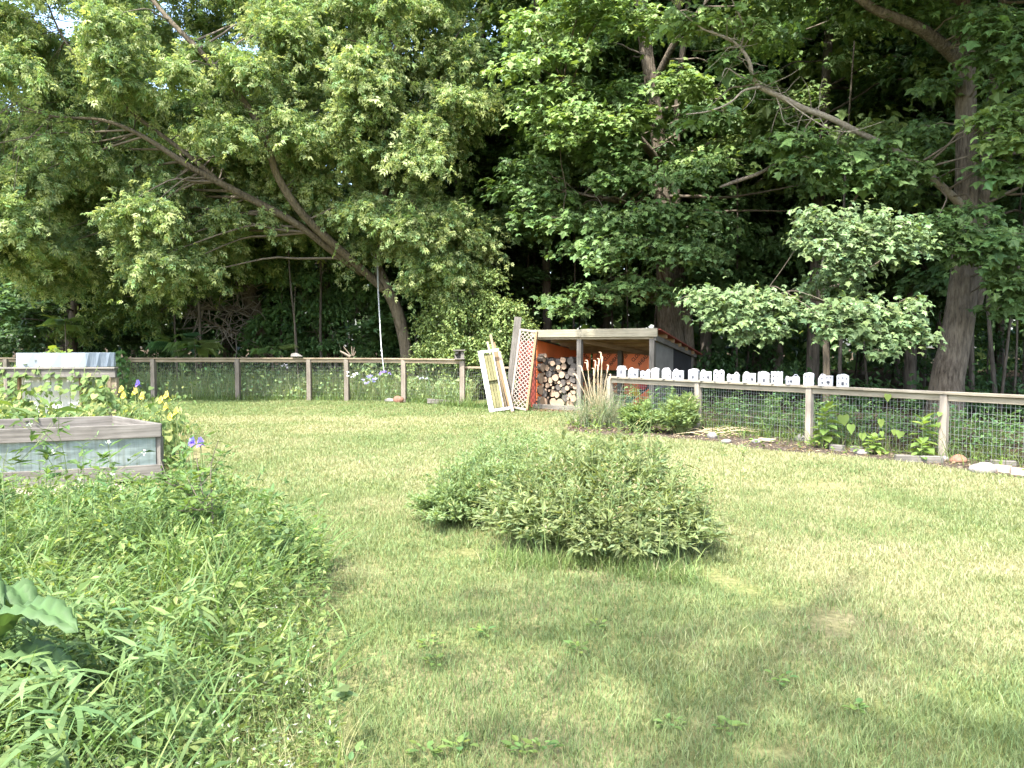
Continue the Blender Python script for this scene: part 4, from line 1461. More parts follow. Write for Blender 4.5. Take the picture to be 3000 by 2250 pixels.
def quad_frame(tl, tr, br, bl):
    def f(u, v):
        return tl.lerp(tr, u).lerp(bl.lerp(br, u), v)
    return f


# lattice
TL, TR, BR, BL = Vector(atd(1526, 966, 18.2)), Vector(atd(1574, 973, 18.0)), Vector(atd(1541, 1198, 17.6)), Vector(atd(1497, 1192, 17.75))
lat = thing('lattice_panel', (BL + BR) / 2, 'white diamond lattice panel leaning against the left end of the woodshed', 'lattice')
nrm = (TR - TL).cross(BL - TL).normalized()
if nrm.y > 0: nrm = -nrm
ex = (TR - TL).normalized()
ey = (BL - TL).normalized()
W_, H_ = (TR - TL).length, (BL - TL).length
s = Shape()


def slat(s, p, q, off, w=.019, th=.007):
    a = TL + ex * p[0] + ey * p[1] + nrm * off
    b = TL + ex * q[0] + ey * q[1] + nrm * off
    d = (b - a).normalized()
    side = nrm.cross(d) * w / 2
    V = [a - side, b - side, b + side, a + side]
    s.poly(V + [v + nrm * th for v in V], [(3, 2, 1, 0), (4, 5, 6, 7), (0, 1, 5, 4), (1, 2, 6, 5), (2, 3, 7, 6), (3, 0, 4, 7)])


step = .112
k = -int(H_ / step) - 1
for sgn, off in ((1, 0), (-1, .0085)):
    c = -3.0
    while c < 4:
        # line x = c + sgn*y, clipped to the panel
        pts = []
        y = 0.0
        ys = sorted(((0 - c) / sgn, (W_ - c) / sgn))
        ya, yb = max(0, ys[0]), min(H_, ys[1])
        if yb - ya > .02:
            slat(s, (c + sgn * ya, ya), (c + sgn * yb, yb), off)
        c += step
s.build('lattice', M['lattice_paint'] if 'lattice_paint' in M else M['white_paint'], lat, lat.location)
for p, q in (((0, 0), (W_, 0)), ((0, H_), (W_, H_)), ((0, 0), (0, H_))):
    s = Shape()
    slat(s, p, q, .017, .045, .015)
    s.build('trim', M['lattice_paint'], lat, lat.location)
s = Shape()
slat(s, (W_, 0), (W_, H_), -.01, .05, .07)
s.build('trim', M['brown_wood'], lat, lat.location)['label'] = 'dark wooden edge strip'

# sash
TL, TR, BR, BL = Vector(atd(1400, 1030, 17.75)), Vector(atd(1461, 1021, 17.72)), Vector(atd(1493, 1196, 17.35)), Vector(atd(1434, 1209, 17.35))
sash = thing('old_door_panel', (BL + BR) / 2, 'white peeling cabinet front with yellowed boards leaning askew on the grass', 'cabinet door')
nrm = (TR - TL).cross(BL - TL).normalized()
if nrm.y > 0: nrm = -nrm
ex, ey = (TR - TL).normalized(), (BL - TL).normalized()
W_, H_ = (TR - TL).length, (BL - TL).length


def fr(name, u0, v0, u1, v1, w, off, th, mat):
    s = Shape()
    slat(s, (u0 * W_, v0 * H_), (u1 * W_, v1 * H_), off, w, th)
    return s.build(name, mat, sash, sash.location, bev=.004)


fr('stile', .12, 0, .12, 1, .115, 0, .035, M['white_paint'])
fr('stile', .70, .0, .70, 1.0, .020, 0, .034, M['white_paint'])
fr('top_rail', .245, .025, 1.0, .025, .060, 0, .033, M['white_paint'])
fr('bottom_rail', .245, .975, .98, .975, .060, 0, .033, M['white_paint'])
fr('shelf', .245, .50, .69, .50, .02, -.02, .07, M['moss_wood'])
for i in range(3):
    u = .31 + i * .145
    fr('panel_board', u, .06, u, .94, .0645, -.045, .02, M['moss_wood'])
for k, (top, bot, w, mat, Yb) in enumerate((((1446, 1003), (1494, 1196), .07, 'brown_wood', 17.6), ((1437, 980), (1482, 1195), .06, 'tan_wood', 17.7), ((1428, 1001), (1470, 1192), .05, 'pale_wood', 17.65), ((1462, 1030), (1502, 1206), .075, 'pale_wood', 17.3))):
    px_plank('loose_plank', ('reddish split plank leaning behind the white cabinet front', 'tallest broken plank sticking up behind the white cabinet front',
                             'pale splintered plank, shortest of those behind the white cabinet front', 'pale plank leaning along the right side of the white cabinet front')[k], 'plank', top, bot, w, .03, M[mat], Yb, 17.9)

# ================================================================== FIREWOOD
G_LOG = 'split and round logs stacked in the woodshed'


def log_mesh(r, ln, old, seed):
    rs = np.random.default_rng(seed)
    s = Shape()
    k = 12
    a = np.linspace(0, 2 * math.pi, k, endpoint=False)
    rr = r * (1 + rs.normal(0, .055, k))
    V = [(rr[i] * math.cos(a[i]), 0, rr[i] * math.sin(a[i])) for i in range(k)] + [(rr[i] * math.cos(a[i]) * .97, ln, rr[i] * math.sin(a[i]) * .97) for i in range(k)]
    s.poly(V, [tuple(range(k)), tuple(range(2 * k - 1, k - 1, -1))] + [(i, i + k, (i + 1) % k + k, (i + 1) % k) for i in range(k)])
    s.mi = [1, 1] + [0] * k
    # dark heart ring and drying cracks cut as thin slivers just proud of the face
    return s


def add_log(x, y, rpx, old=False, v=.34, label=None, tilt=0.0, ln=None, yaw=None):
    u, z = shed_px(*Z5(x, y), v)
    r = 1.07 * rpx / 4.254 * (SL + U * u + VV * v).y / F
    c = sp(u, v + rng.uniform(-.06, .05), z)
    s = log_mesh(r, ln or rng.uniform(.34, .44), old, int(rng.integers(1e6)))
    o = s.build('firewood_log', [M['log_bark'], M['log_end_old'] if old else M['log_end']], None, (0, 0, 0))
    o.location = c
    o.rotation_euler = (tilt, 0, math.atan2(VV.y, VV.x) - math.pi / 2 + (rng.normal(0, .10) if yaw is None else yaw))
    size = 'thick' if rpx >= 38 else ('thin' if rpx <= 20 else 'mid-sized')
    tag(o, label or f"{size} {'weathered grey' if old else 'pale'} log end showing in the stacked firewood pile", 'log', G_LOG if label is None else None)
    return o


bottom = ('leftmost big pale log on the bottom row of firewood', 'second big pale log from the left on the bottom firewood row', 'largest pale log, third on the bottom row of firewood', 'rightmost big log on the bottom firewood row, by the shed post')
for lb, a in zip(bottom, ((235, 1055, 56), (333, 1052, 47), (432, 1072, 56), (548, 1082, 50))):
    add_log(*a, label=lb)
for a in ((325, 942, 46), (395, 965, 35), (555, 965, 28), (600, 1008, 40), (280, 998, 14), (540, 1010, 16), (200, 848, 35), (275, 848, 32), (325, 836, 14), (347, 876, 16), (435, 924, 14), (525, 880, 29), (567, 926, 15), (607, 934, 24), (610, 862, 30),
          (185, 774, 29), (240, 773, 33), (318, 785, 33), (380, 750, 41), (415, 808, 20), (522, 806, 28), (236, 700, 15), (352, 640, 26), (405, 655, 32), (455, 712, 38), (200, 622, 30), (268, 628, 34), (410, 622, 28), (465, 608, 37), (475, 532, 36),
          (575, 838, 16), (448, 846, 18), (365, 812, 18), (300, 912, 14), (250, 905, 18)):
    add_log(*a)
for a in ((212, 945, 60), (485, 1005, 44), (400, 872, 37), (478, 905, 36), (465, 815, 37), (580, 772, 38), (190, 690, 28), (295, 705, 39), (340, 690, 24), (520, 735, 28), (560, 680, 46), (340, 630, 32), (585, 612, 40), (330, 555, 44), (400, 555, 40), (545, 540, 46), (255, 545, 44), (610, 790, 26), (600, 700, 34)):
    add_log(*a, old=True)
# the criss-cross end column: logs lying along the front
for i, (x0, y0, x1, y1) in enumerate(((78, 978, 190, 1108), (76, 838, 165, 968), (74, 688, 165, 832), (100, 565, 190, 682), (120, 478, 215, 560))):
    ua, za = shed_px(*Z5(x0, y0), .12)
    ub, zb = shed_px(*Z5(x1, y1), .12)
    r = (za - zb) / 2
    s = log_mesh(r, ub - ua, False, 77 + i)
    o = s.build('firewood_log', [M['log_bark'], M['log_end']], None, (0, 0, 0))
    o.location = sp(ua, .12 + r * .8, (za + zb) / 2)
    o.rotation_euler = (0, 0, math.atan2(U.y, U.x) - math.pi / 2)
    tag(o, ('lowest bark-covered log lying sideways at the left end of the firewood', 'second sideways bark log from the bottom at the left end of the firewood', 'middle sideways bark log at the left end of the firewood',
            'fourth sideways bark log from the bottom at the left end of the firewood', 'topmost sideways bark log at the left end of the firewood')[i], 'log')
add_log(262, 476, 24, label='pale split piece lying on top of the left firewood stack', v=.2, yaw=1.3, ln=.26)
add_log(345, 572, 30, label='pale half-split log resting on top of the middle of the firewood', v=.25, yaw=.9, ln=.3)
# right bay, mostly behind the grass plumes
for a in ((800, 765, 22), (870, 790, 28), (900, 860, 30)):
    add_log(*a, v=.9)
for a in ((790, 832, 40), (860, 880, 38), (800, 930, 46), (880, 960, 44), (950, 900, 34), (960, 800, 30), (780, 1040, 50), (880, 1050, 50), (960, 1010, 44)):
    add_log(*a, old=True, v=.9)
u, z = shed_px(*Z5(1150, 1000), 1.4)
s = log_mesh(.17, .36, False, 5)
o = s.build('chopping_block', [M['log_bark'], M['log_end']], None, (0, 0, 0))
o.location = sp(u, 1.4, .36)
o.rotation_euler = (math.radians(-90), 0, 0)
tag(o, 'pale upright chopping block inside the right bay of the woodshed', 'log')

# ================================================================== TOY HOUSES
def toy_shape(kind, w, h, d):
    """front at -d/2 facing -y; returns body shape and rectangles (x0, x1, z0, z1, dark?) for openings"""
    s, op = Shape(), []
    x = w / 2
    if kind == 'pagoda':
        s.box((0, 0, h * .34), (w * .88, d, h * .68))
        s.prism([(-x * 1.08, h * .66), (-x * .86, h * .76), (-x * .66, h * .97), (-x * .4, h), (x * .4, h), (x * .66, h * .97), (x * .86, h * .76), (x * 1.08, h * .66)], -d * .56, d * .56)
        s.box((0, -d * .02, h * .02), (w * .96, d * 1.05, h * .05))
        op = [(-w * .10, w * .08, h * .28, h * .60, 1), (-w * .12, w * .14, h * .82, h * .87, 1)]
    elif kind == 'semi':
        s.prism([(-x, 0), (-x, h * .62), (-x * .72, h * .92), (-x * .05, h * .92), (-x * .05, 0)], -d * .5, d * .5)
        s.prism([(-x * .05, 0), (-x * .05, h * .86), (x, h * .86), (x, 0)], -d * .44, d * .5)
        s.box((x * .45, -d * .46, h * .80), (x * 1.15, d * .08, h * .04))
        s.box((-x * .5, -d * .5, h * .46), (x * .9, d * .06, h * .03))
        a = np.linspace(0, math.pi, 7)
        s.tube([(-x * .4 + x * .36 * math.cos(q), 0, h * .86 + h * .14 * math.sin(q), h * .028) for q in a], 6, sub=1)
        op = [(-x * .66, -x * .34, h * .56, h * .72, 0), (-x * .55, -x * .28, h * .22, h * .34, 1), (x * .2, x * .62, h * .24, h * .44, 1), (x * .35, x * .5, h * .15, h * .20, 1), (x * .1, x * .32, h * .66, h * .76, 0), (x * .62, x * .84, h * .66, h * .76, 0), (-x * .92, -x * .84, h * .2, h * .3, 0)]
    elif kind == 'cottage':
        s.box((-x * .45, 0, h * .26), (x * 1.0, d * .9, h * .52))
        s.prism([(-x * 1.06, h * .46), (-x * .95, h * .56), (-x * .92, h * .74), (-x * .80, h * .82), (-x * .65, h * .80), (-x * .55, h * .70), (-x * .15, h * .74), (x * .05, h * .68), (x * .02, h * .46)], -d * .5, d * .5)
        s.prism([(x * .0, 0), (x * .0, h * .72), (x * .22, h * .82), (x * .85, h * .82), (x, h * .68), (x, 0)], -d * .52, d * .5)
        a = np.linspace(0, math.pi, 7)
        s.tube([(x * .5 + x * .33 * math.cos(q), 0, h * .78 + h * .20 * math.sin(q), h * .035) for q in a], 6, sub=1)
        op = [(-x * .8, -x * .56, h * .22, h * .40, 0), (-x * .42, -x * .16, h * .22, h * .40, 1)]
    elif kind == 'tall':
        s.prism([(-x * .96, 0), (-x, h * .06), (-x * .96, h * .40), (-x, h * .44), (-x, h * .82), (-x * .78, h * .93), (-x * .25, h * .97), (0, h), (x * .35, h * .97), (x * .85, h * .92), (x, h * .84), (x, h * .44), (x * .96, h * .40), (x, h * .06), (x * .96, 0)], -d * .5, d * .5)
        s.box((0, -d * .51, h * .42), (w * 1.02, d * .05, h * .025))
        op = [(-x * .72, -x * .42, h * .58, h * .76, 0), (x * .05, x * .35, h * .58, h * .76, 0), (-x * .66, -x * .36, h * .16, h * .32, 0), (x * .08, x * .30, h * .18, h * .34, 0)]
    elif kind == 'gables':
        s.prism([(-x * .94, 0), (-x * .94, h * .62), (-x, h * .68), (-x * .55, h * .96), (x * .55, h * .98), (x, h * .64), (x * .94, h * .58), (x * .94, 0)], -d * .44, d * .5)
        s.prism([(-x * .45, 0), (-x * .45, h * .66), (-x * .08, h * .90), (x * .30, h * .66), (x * .30, 0)], -d * .55, -d * .40)
        s.box((-x * .1, -d * .6, h * .05), (w * .9, d * .3, h * .10))
        op = [(-x * .26, x * .08, h * .56, h * .76, 0), (-x * .84, -x * .64, h * .26, h * .38, 1), (-x * .20, x * .02, h * .24, h * .34, 1), (x * .46, x * .66, h * .26, h * .38, 1)]
    elif kind == 'parapet':
        s.prism([(-x, 0), (-x, h * .86), (-x * .85, h * .93), (-x * .35, h * .95), (-x * .2, h), (x * .35, h * .99), (x * .8, h * .90), (x, h * .84), (x, 0)], -d * .5, d * .5)
        s.box((0, -d * .51, h * .50), (w * 1.01, d * .05, h * .02))
        op = [(-x * .78, -x * .54, h * .58, h * .76, 0), (-x * .16, x * .12, h * .58, h * .78, 0), (x * .44, x * .70, h * .56, h * .74, 0), (-x * .76, -x * .54, h * .18, h * .36, 0), (-x * .22, x * .20, h * .12, h * .38, 1), (x * .44, x * .70, h * .16, h * .34, 0)]
    elif kind == 'bays':
        s.box((0, 0, h * .42), (w * .96, d * .8, h * .84))
        for cx in (-x * .52, x * .52):
            s.prism([(cx - x * .46, 0), (cx - x * .46, h * .82), (cx - x * .34, h * .95), (cx, h), (cx + x * .34, h * .95), (cx + x * .46, h * .82), (cx + x * .46, 0)], -d * .52, d * .42)
        s.box((0, -d * .53, h * .46), (w * .98, d * .06, h * .03))
        op = [(-x * .76, -x * .48, h * .58, h * .78, 1), (x * .30, x * .58, h * .58, h * .78, 1), (-x * .3, -x * .12, h * .54, h * .72, 1), (-x * .36, -x * .12, h * .24, h * .36, 1), (-x * .76, -x * .56, h * .2, h * .36, 0), (x * .34, x * .56, h * .2, h * .36, 0)]
    else:  # wide
        s.box((0, 0, h * .48), (w * .96, d * .9, h * .96))
        s.box((0, 0, h * .72), (w * 1.02, d * .96, h * .03))
        s.box((0, 0, h * .40), (w * 1.02, d * .96, h * .03))
        for cx in (-.8, -.3, .25, .8):
            s.box((x * cx, 0, h * .965), (x * .3, d * .94, h * .06))
        op = [(-x * .72, -x * .5, h * .56, h * .68, 1), (x * .06, x * .22, h * .56, h * .68, 1), (-x * .72, -x * .52, h * .14, h * .36, 1), (x * .08, x * .20, h * .18, h * .32, 0), (x * .55, x * .75, h * .5, h * .64, 0)]
    return s, op


toys = [('pagoda', 1, 158, 238, 352, 440, 'white toy house with a flared hipped roof, first of the row, nearest the grass plumes'),
        ('semi', 2, 252, 336, 365, 442, 'white toy twin house second in the fence-top row, before the orange sign'),
        ('cottage', 3, 352, 437, 376, 446, 'low white toy cottage with round handle, third in the row below the traffic light sign'),
        ('tall', 4, 440, 503, 362, 448, 'narrow tall white toy house directly below the shed corner post'),
        ('gables', 5, 520, 598, 362, 452, 'white toy house with a pointed front gable and porch, before the grey shed wall'),
        ('semi', 6, 610, 701, 373, 455, 'white toy twin house just left of the second fence post, before the dark sheet'),
        ('parapet', 7, 741, 822, 368, 460, 'white toy house with open arched doorway standing over the second fence post'),
        ('semi', 8, 830, 923, 378, 463, 'white toy twin house just right of the second fence post, with bluish window'),
        ('bays', 9, 940, 1027, 374, 467, 'white toy house with two round-topped bay towers and dark windows'),
        ('cottage', 10, 1052, 1152, 392, 470, 'low white toy cottage with round handle, right of the two-towered toy house'),
        ('semi', 11, 1178, 1280, 387, 473, 'white toy twin house with its black doorway open'),
        ('parapet', 12, 1302, 1388, 384, 480, 'white toy house with stepped parapet between the open-door toy and the widest toy'),
        ('wide', 13, 1405, 1500, 387, 487, 'widest square white toy house with flat notched roof'),
        ('cottage', 14, 1525, 1634, 407, 490, 'low white toy cottage with round handle, left of the third fence post'),
        ('tall', 15, 1672, 1753, 393, 498, 'tall rounded white toy house standing over the third fence post'),
        ('semi', 16, 1793, 1905, 407, 503, 'white toy twin house just right of the third fence post'),
        ('parapet', 17, 1940, 2035, 406, 510, 'last white toy house at the right end of the row, tall with stepped parapet')]
fd = (FENCE_D - FENCE_B).normalized()
for kind, i, x0, x1, y0, y1, lab in toys:
    px, py0, py1 = 1750 + (x0 + x1) / 2 / 2.765, 950 + y0 / 2.765, 950 + y1 / 2.765
    d = ray(px, py1)
    # where this sight line crosses the fence line
    n2 = Vector((-fd.y, fd.x, 0))
    k = FENCE_B.dot(n2) / d.dot(n2)
    Y = d.y * k
    base = Vector((d.x * k, Y, .925))
    w = (x1 - x0) / 2.765 * Y / F * .96
    h = (y1 - y0) / 2.765 * Y / F
    t = thing('toy_house', base, lab, 'toy house', 'white toy houses lined up on the fence rail')
    s, op = toy_shape(kind, w, h, w * .62)
    rot = Matrix.Rotation(R(-18 + rng.uniform(-12, 12)), 3, 'Z')
    o = s.build('body', M['white_toy'], t, (0, 0, 0))
    o.location = (0, 0, .001)
    o.rotation_euler = rot.to_euler()
    for (xa, xb, za, zb, dark) in op:
        q = Shape()
        fy = -w * .62 * (.57 if kind in ('pagoda',) else .555)
        # each opening sits a hair proud of the wall it is moulded in
        q.box(((xa + xb) / 2, fy * (.98), (za + zb) / 2), (xb - xa, .006, zb - za))
        nm = 'door' if za < h * .16 and zb > h * .3 else 'window'
        o = q.build(nm, M['toy_dark'] if dark else M['toy_grey'], t, (0, 0, 0))
        o.location = (0, 0, .001)
        o.rotation_euler = rot.to_euler()

# ================================================================== RAISED BEDS
M['galv'] = None


def galv_mat():
    m, nt, p = newmat('galvanised')
    a = noise_node(nt, mapping(nt, (1.4, 1.4, 5)), 2.2, 5)
    st = noise_node(nt, mapping(nt, (16, 16, .9)), 1.5, 5, .7)
    mul = nt.nodes.new('ShaderNodeMix')
    mul.data_type = 'RGBA'
    mul.blend_type = 'MULTIPLY'
    mul.inputs[0].default_value = .8
    nt.links.new(ramp(nt, a, [(0.35, (0.13, 0.165, 0.155)), (0.5, (0.20, 0.245, 0.235)), (0.68, (0.30, 0.345, 0.33))]), mul.inputs[6])
    nt.links.new(ramp(nt, st, [(0.35, (0.62, 0.60, 0.52)), (0.55, (1, 1, 1))]), mul.inputs[7])
    nt.links.new(mul.outputs[2], p.inputs['Base Color'])
    p.inputs['Metallic'].default_value = .5
    p.inputs['Roughness'].default_value = .4
    bump(nt, p, noise_node(nt, mapping(nt, (1, 1, 1)), 3.5, 2), .35, .03)
    return m


M['galv'] = galv_mat()
M['plastic'] = leaf_mat('plastic_sheet', .45, .25, .5, (1, 1, 1))
FR = Vector((*atd(472, 1242, 8.45)[:2], 0))
fdir = Vector((-1.5, -.58, 0)).normalized()
bdir = Vector((-1.12, 1.02, 0)).normalized()
FLp, BRp = FR + fdir * 2.6, FR + bdir * 1.42
BLp = FLp + bdir * 1.42
bed = thing('raised_bed', FR, 'near raised garden bed of grey boards and galvanised sheet', 'garden bed')
zt = 1.55 - (1242 - 1012) * 8.45 / F
for a, b, nm in ((FR, FLp, 0), (FR, BRp, 1), (BRp, BLp, 2), (FLp, BLp, 3)):
    d = (b - a).normalized()
    e = d * .052
    if nm in (1, 3): a, b = a + d * .028, b - d * .028
    beam('top_board', (*a[:2], zt - .075), (*b[:2], zt - .075), .045, .15, M['grey_wood'], bed)
    beam('base_board', (*(a)[:2], .12), (*(b)[:2], .12), .045, .17, M['grey_wood'], bed)
    ins = Vector((-d.y, d.x, 0)) * (.030 if nm in (0,) else -.030)
    if nm == 0: ins = bdir * .03
    s = Shape()
    mid = (a + b) / 2 + ins
    s.box((mid.x, mid.y, (zt - .15 + .205) / 2 + .02), ((b - a).length - .10, .004, zt - .02 - .16), Matrix.Rotation(math.atan2(d.y, d.x), 3, 'Z'))
    s.build('metal_sheet', M['galv'], bed, bed.location)
for p in (FR, FLp, BRp, BLp):
    c = p + (fdir * (.06 if p in (FR, BRp) else -.06)) + bdir * (.09 if p in (FR, FLp) else -.09)
    if p is FR:
        c = p + fdir * -.0 + bdir * .075
    beam('corner_post', (*c[:2], 0), (*c[:2], zt - .155), .075, .075, M['grey_wood'], bed)
s = Shape()
s.poly([(*(FR + fdir * .07 + bdir * .07)[:2], .42), (*(FLp - fdir * .07 + bdir * .07)[:2], .42), (*(BLp - fdir * .07 - bdir * .07)[:2], .42), (*(BRp + fdir * .07 - bdir * .07)[:2], .42)], [(0, 1, 2, 3)])
s.build('soil', M['soil'], bed, bed.location)
# weathered plank walk at the foot of the bed
for i in range(4):
    off = -bdir * (.16 + .145 * i)
    a, b = FR + off + fdir * .55, FLp + off
    tag(beam('ground_plank', (*a[:2], .03), (*b[:2], .03), .135, .04, M['pale_wood'], None), ('bleached plank lying closest against the foot of the near raised bed', 'second bleached plank from the near raised bed',
        'third bleached plank from the near raised bed', 'bleached plank farthest out from the near raised bed')[i], 'plank')

tz = 1.55 - (1076 - 1012) * 13 / F
tx1 = (341 - 1500) / F * 13
tb = thing('raised_bed', (tx1, 13, 0), 'tall raised bed table with a pale plastic windbreak on top, behind the near bed', 'garden bed')
beam('top_board', (tx1, 13, tz - .015), (tx1 - 4.2, 13, tz - .015), .14, .035, M['grey_wood'], tb)
beam('side_board', (tx1 - .005, 12.985, tz - .105), (tx1 - 4.2, 12.985, tz - .105), .045, .14, M['grey_wood'], tb)
beam('side_board', (tx1 - .05, 13.06, tz - .105), (tx1 - .43, 13.70, tz - .105), .045, .14, M['grey_wood'], tb)
beam('side_board', (tx1 - .42, 13.74, tz - .105), (tx1 - 4.2, 13.74, tz - .105), .045, .14, M['grey_wood'], tb)
for x, y in ((tx1 - .06, 13.06), (tx1 - .48, 13.66), (tx1 - 4.0, 13.06), (tx1 - 4.0, 13.66)):
    beam('leg', (x, y, 0), (x, y, tz - .18), .09, .09, M['tan_wood'], tb)
for k, x in enumerate((236, 55)):
    xx = (x - 1500) / F * 13.1
    beam('brace_post', (xx, 13.10, .05), (xx, 13.10, tz - .18), .07, .04, M['brown_wood'], tb)
s = Shape()
for i in range(6):
    x = (236 - 1500) / F * 13.2 - .12 - i * .17
    s.box((x, 13.22, .62), (.16, .02, .72))
s.build('slat_back', M['white_paint'], tb, tb.location)
pz = tz + .004
x0, x1, x2 = (50 - 1500) / F * 13.1, (256 - 1500) / F * 13.1, (317 - 1500) / F * 13.25
hz = .245
s = Shape()
for (xa, ya), (xb, yb) in (((x0, 13.08), (x1, 13.06)), ((x1, 13.06), (x2 + .02, 13.4)), ((x0, 13.08), (x0 + .03, 13.68)), ((x0 + .03, 13.68), (x2 - .1, 13.68)), ((x2 + .02, 13.4), (x2 - .1, 13.68))):
    V = []
    kk = 9
    for i in range(kk):
        t_ = i / (kk - 1)
        ox = .012 * math.sin(i * 2.1 + xa)
        V += [(xa + (xb - xa) * t_, ya + (yb - ya) * t_ + ox, pz), (xa + (xb - xa) * t_, ya + (yb - ya) * t_ - ox * .6, pz + hz)]
    V2 = [(a_, b_ + .004, c_) for a_, b_, c_ in V]
    n = len(V)
    s.poly(V + V2, [(2 * i, 2 * i + 2, 2 * i + 3, 2 * i + 1) for i in range(kk - 1)] + [(n + 2 * i + 1, n + 2 * i + 3, n + 2 * i + 2, n + 2 * i) for i in range(kk - 1)])
me_tint = s.build('plastic_windbreak', M['plastic_sheet'] if 'plastic_sheet' in M else M['plastic'], tb, tb.location)
a_ = me_tint.data.attributes.new('tint', 'FLOAT_COLOR', 'POINT')
a_.data.foreach_set('color', [c for _ in me_tint.data.vertices for c in (.36, .41, .45, 1)])
L = Leaves()
for i in range(26):
    c = (rng.uniform(x0 + .1, x2 - .5), rng.uniform(13.2, 13.6), pz + rng.uniform(.02, .26))
    pad(L, c, .22, 14, .09, (.17, .24, .05), (0, -1, 0), .2, T_HEART)
tag(L.build('bed_plants', M['leaf_soft']), 'young green seedlings inside the plastic windbreak', 'plants', kind='stuff')


# ================================================================== PLANTS
def shrub(name, label, cat, base, lumps, tmpl, leaf, col, tip, tipf, nstem, dens, mat='leaf', shoots=0, droop=.2, group=None, wood='stem'):
    """many stems from one crown of roots; leaves all along the stems' upper parts"""
    b = Vector(base)
    t = thing(name, b, label, cat, group)
    S, L = Shape(), Leaves()
    per = nstem // len(lumps)
    for (c, rad) in lumps:
        c = np.array(c)
        for _ in range(per):
            v = rng.normal(0, 1, 3)
            v /= np.linalg.norm(v)
            v[2] = abs(v[2]) * .9 - .12
            e = c + v * np.array(rad) * rng.uniform(.5, 1.2)
            e[2] = max(e[2], .05)
            st = np.array([b.x + (e[0] - b.x) * .35 + rng.normal(0, .04), b.y + (e[1] - b.y) * .35 + rng.normal(0, .04), 0])
            mid = st * .45 + e * .55 + np.array([0, 0, .12 * (e[2] + .1)])
            S.tube([(*st, .006), (*mid, .004), (*e, .002)], 4, sub=3, cap=False)
            m = dens
            q = rng.uniform(.25, 1.02, m) ** .6
            P = (1 - q)[:, None] ** 2 * st + (2 * q * (1 - q))[:, None] * mid + (q ** 2)[:, None] * e
            d = unit((e - mid)[None] * np.ones((m, 1)))
            a = rng.uniform(0, 6.28, m)
            side = np.stack([np.cos(a), np.sin(a), rng.normal(.1, .4, m)], 1)
            A = d * .7 + side * .8 + np.array([[0, 0, -droop]])
            P = P + side * .02
            N = np.array([[0, 0, .8]]) + rng.normal(0, .5, (m, 3)) - side * .2
            L.add(tmpl, P, A, N, leaf * rng.lognormal(0, .28, m), greens(m, col, .2, .10, tip, tipf * q ** 3))
    for _ in range(shoots):
        c, rad = lumps[rng.integers(len(lumps))]
        x, y = c[0] + rng.normal(0, .5) * rad[0], c[1] + rng.normal(0, .5) * rad[1]
        z0, h = c[2] + rad[2] * .5, rng.uniform(.10, .40)
        S.tube([(x, y, z0 - .2, .004), (x + rng.normal(0, .04), y, z0 + h * .5, .003), (x + rng.normal(0, .08), y, z0 + h, .0015)], 4, sub=2, cap=False)
        m = 26
        z = z0 + h * rng.random(m)
        a = rng.uniform(0, 6.28, m)
        L.add(tmpl, np.c_[np.full(m, x), np.full(m, y), z], np.c_[np.cos(a), np.sin(a), rng.uniform(.2, 1.0, m)], np.c_[rng.normal(0, .3, (m, 2)), np.ones(m)], leaf * .75, greens(m, col, .2, .1, tip, tipf))
    S.build('stems', M[wood], t, t.location)
    L.build('foliage', M[mat], t, t.location)
    return t


SX = .70
shrub('spirea_shrub', 'big rounded narrow-leaved shrub in the middle of the lawn', 'shrub', (SX, 5.95, 0),
      [((SX, 5.95, .34), (.84, .74, .42)), ((SX - .46, 5.62, .24), (.52, .44, .32)), ((SX + .38, 5.48, .20), (.48, .40, .32)), ((SX - .05, 6.3, .46), (.62, .6, .36)), ((SX + .28, 6.1, .46), (.5, .5, .40)), ((SX + .60, 5.8, .2), (.30, .42, .28)), ((SX - .02, 5.42, .2), (.5, .34, .28)), ((.90, 5.24, .19), (.32, .30, .25)), ((.62, 5.3, .17), (.36, .3, .24))],
      T_LANCE, .054, (.175, .245, .095), (.33, .29, .16), .25, 980, 36, 'leaf_soft', 95, .15)
shrub('feathery_shrub', 'soft pale green feathery clump at the left side of the lawn shrub', 'shrub', (-.50, 6.7, 0),
      [((-.50, 6.45, .16), (.40, .42, .24)), ((-.22, 6.75, .32), (.5, .5, .36)), ((.05, 7.1, .44), (.5, .4, .36)), ((.05, 6.3, .36), (.36, .36, .3))], T_LANCE, .036, (.19, .275, .115), (.30, .37, .16), .3, 480, 56, 'leaf_soft', 30, .05)
# the two bushes before the shed
shrub('garden_bush', 'light green narrow-leaved bush beside the plumed grass', 'bush', (2.30, 13.35, 0), [((2.30, 13.35, .28), (.36, .32, .28))], T_LANCE, .065, (.17, .25, .09), (.26, .34, .13), .3, 130, 60, 'leaf_soft', 6)
shrub('garden_bush', 'taller light green bush with whorled leaves against the second fence post', 'bush', (3.0, 13.05, 0), [((2.88, 13.05, .30), (.32, .32, .32)), ((3.05, 13.3, .44), (.22, .2, .3))], T_LANCE, .075, (.18, .255, .10), (.26, .33, .13), .3, 120, 60, 'leaf_soft', 8)

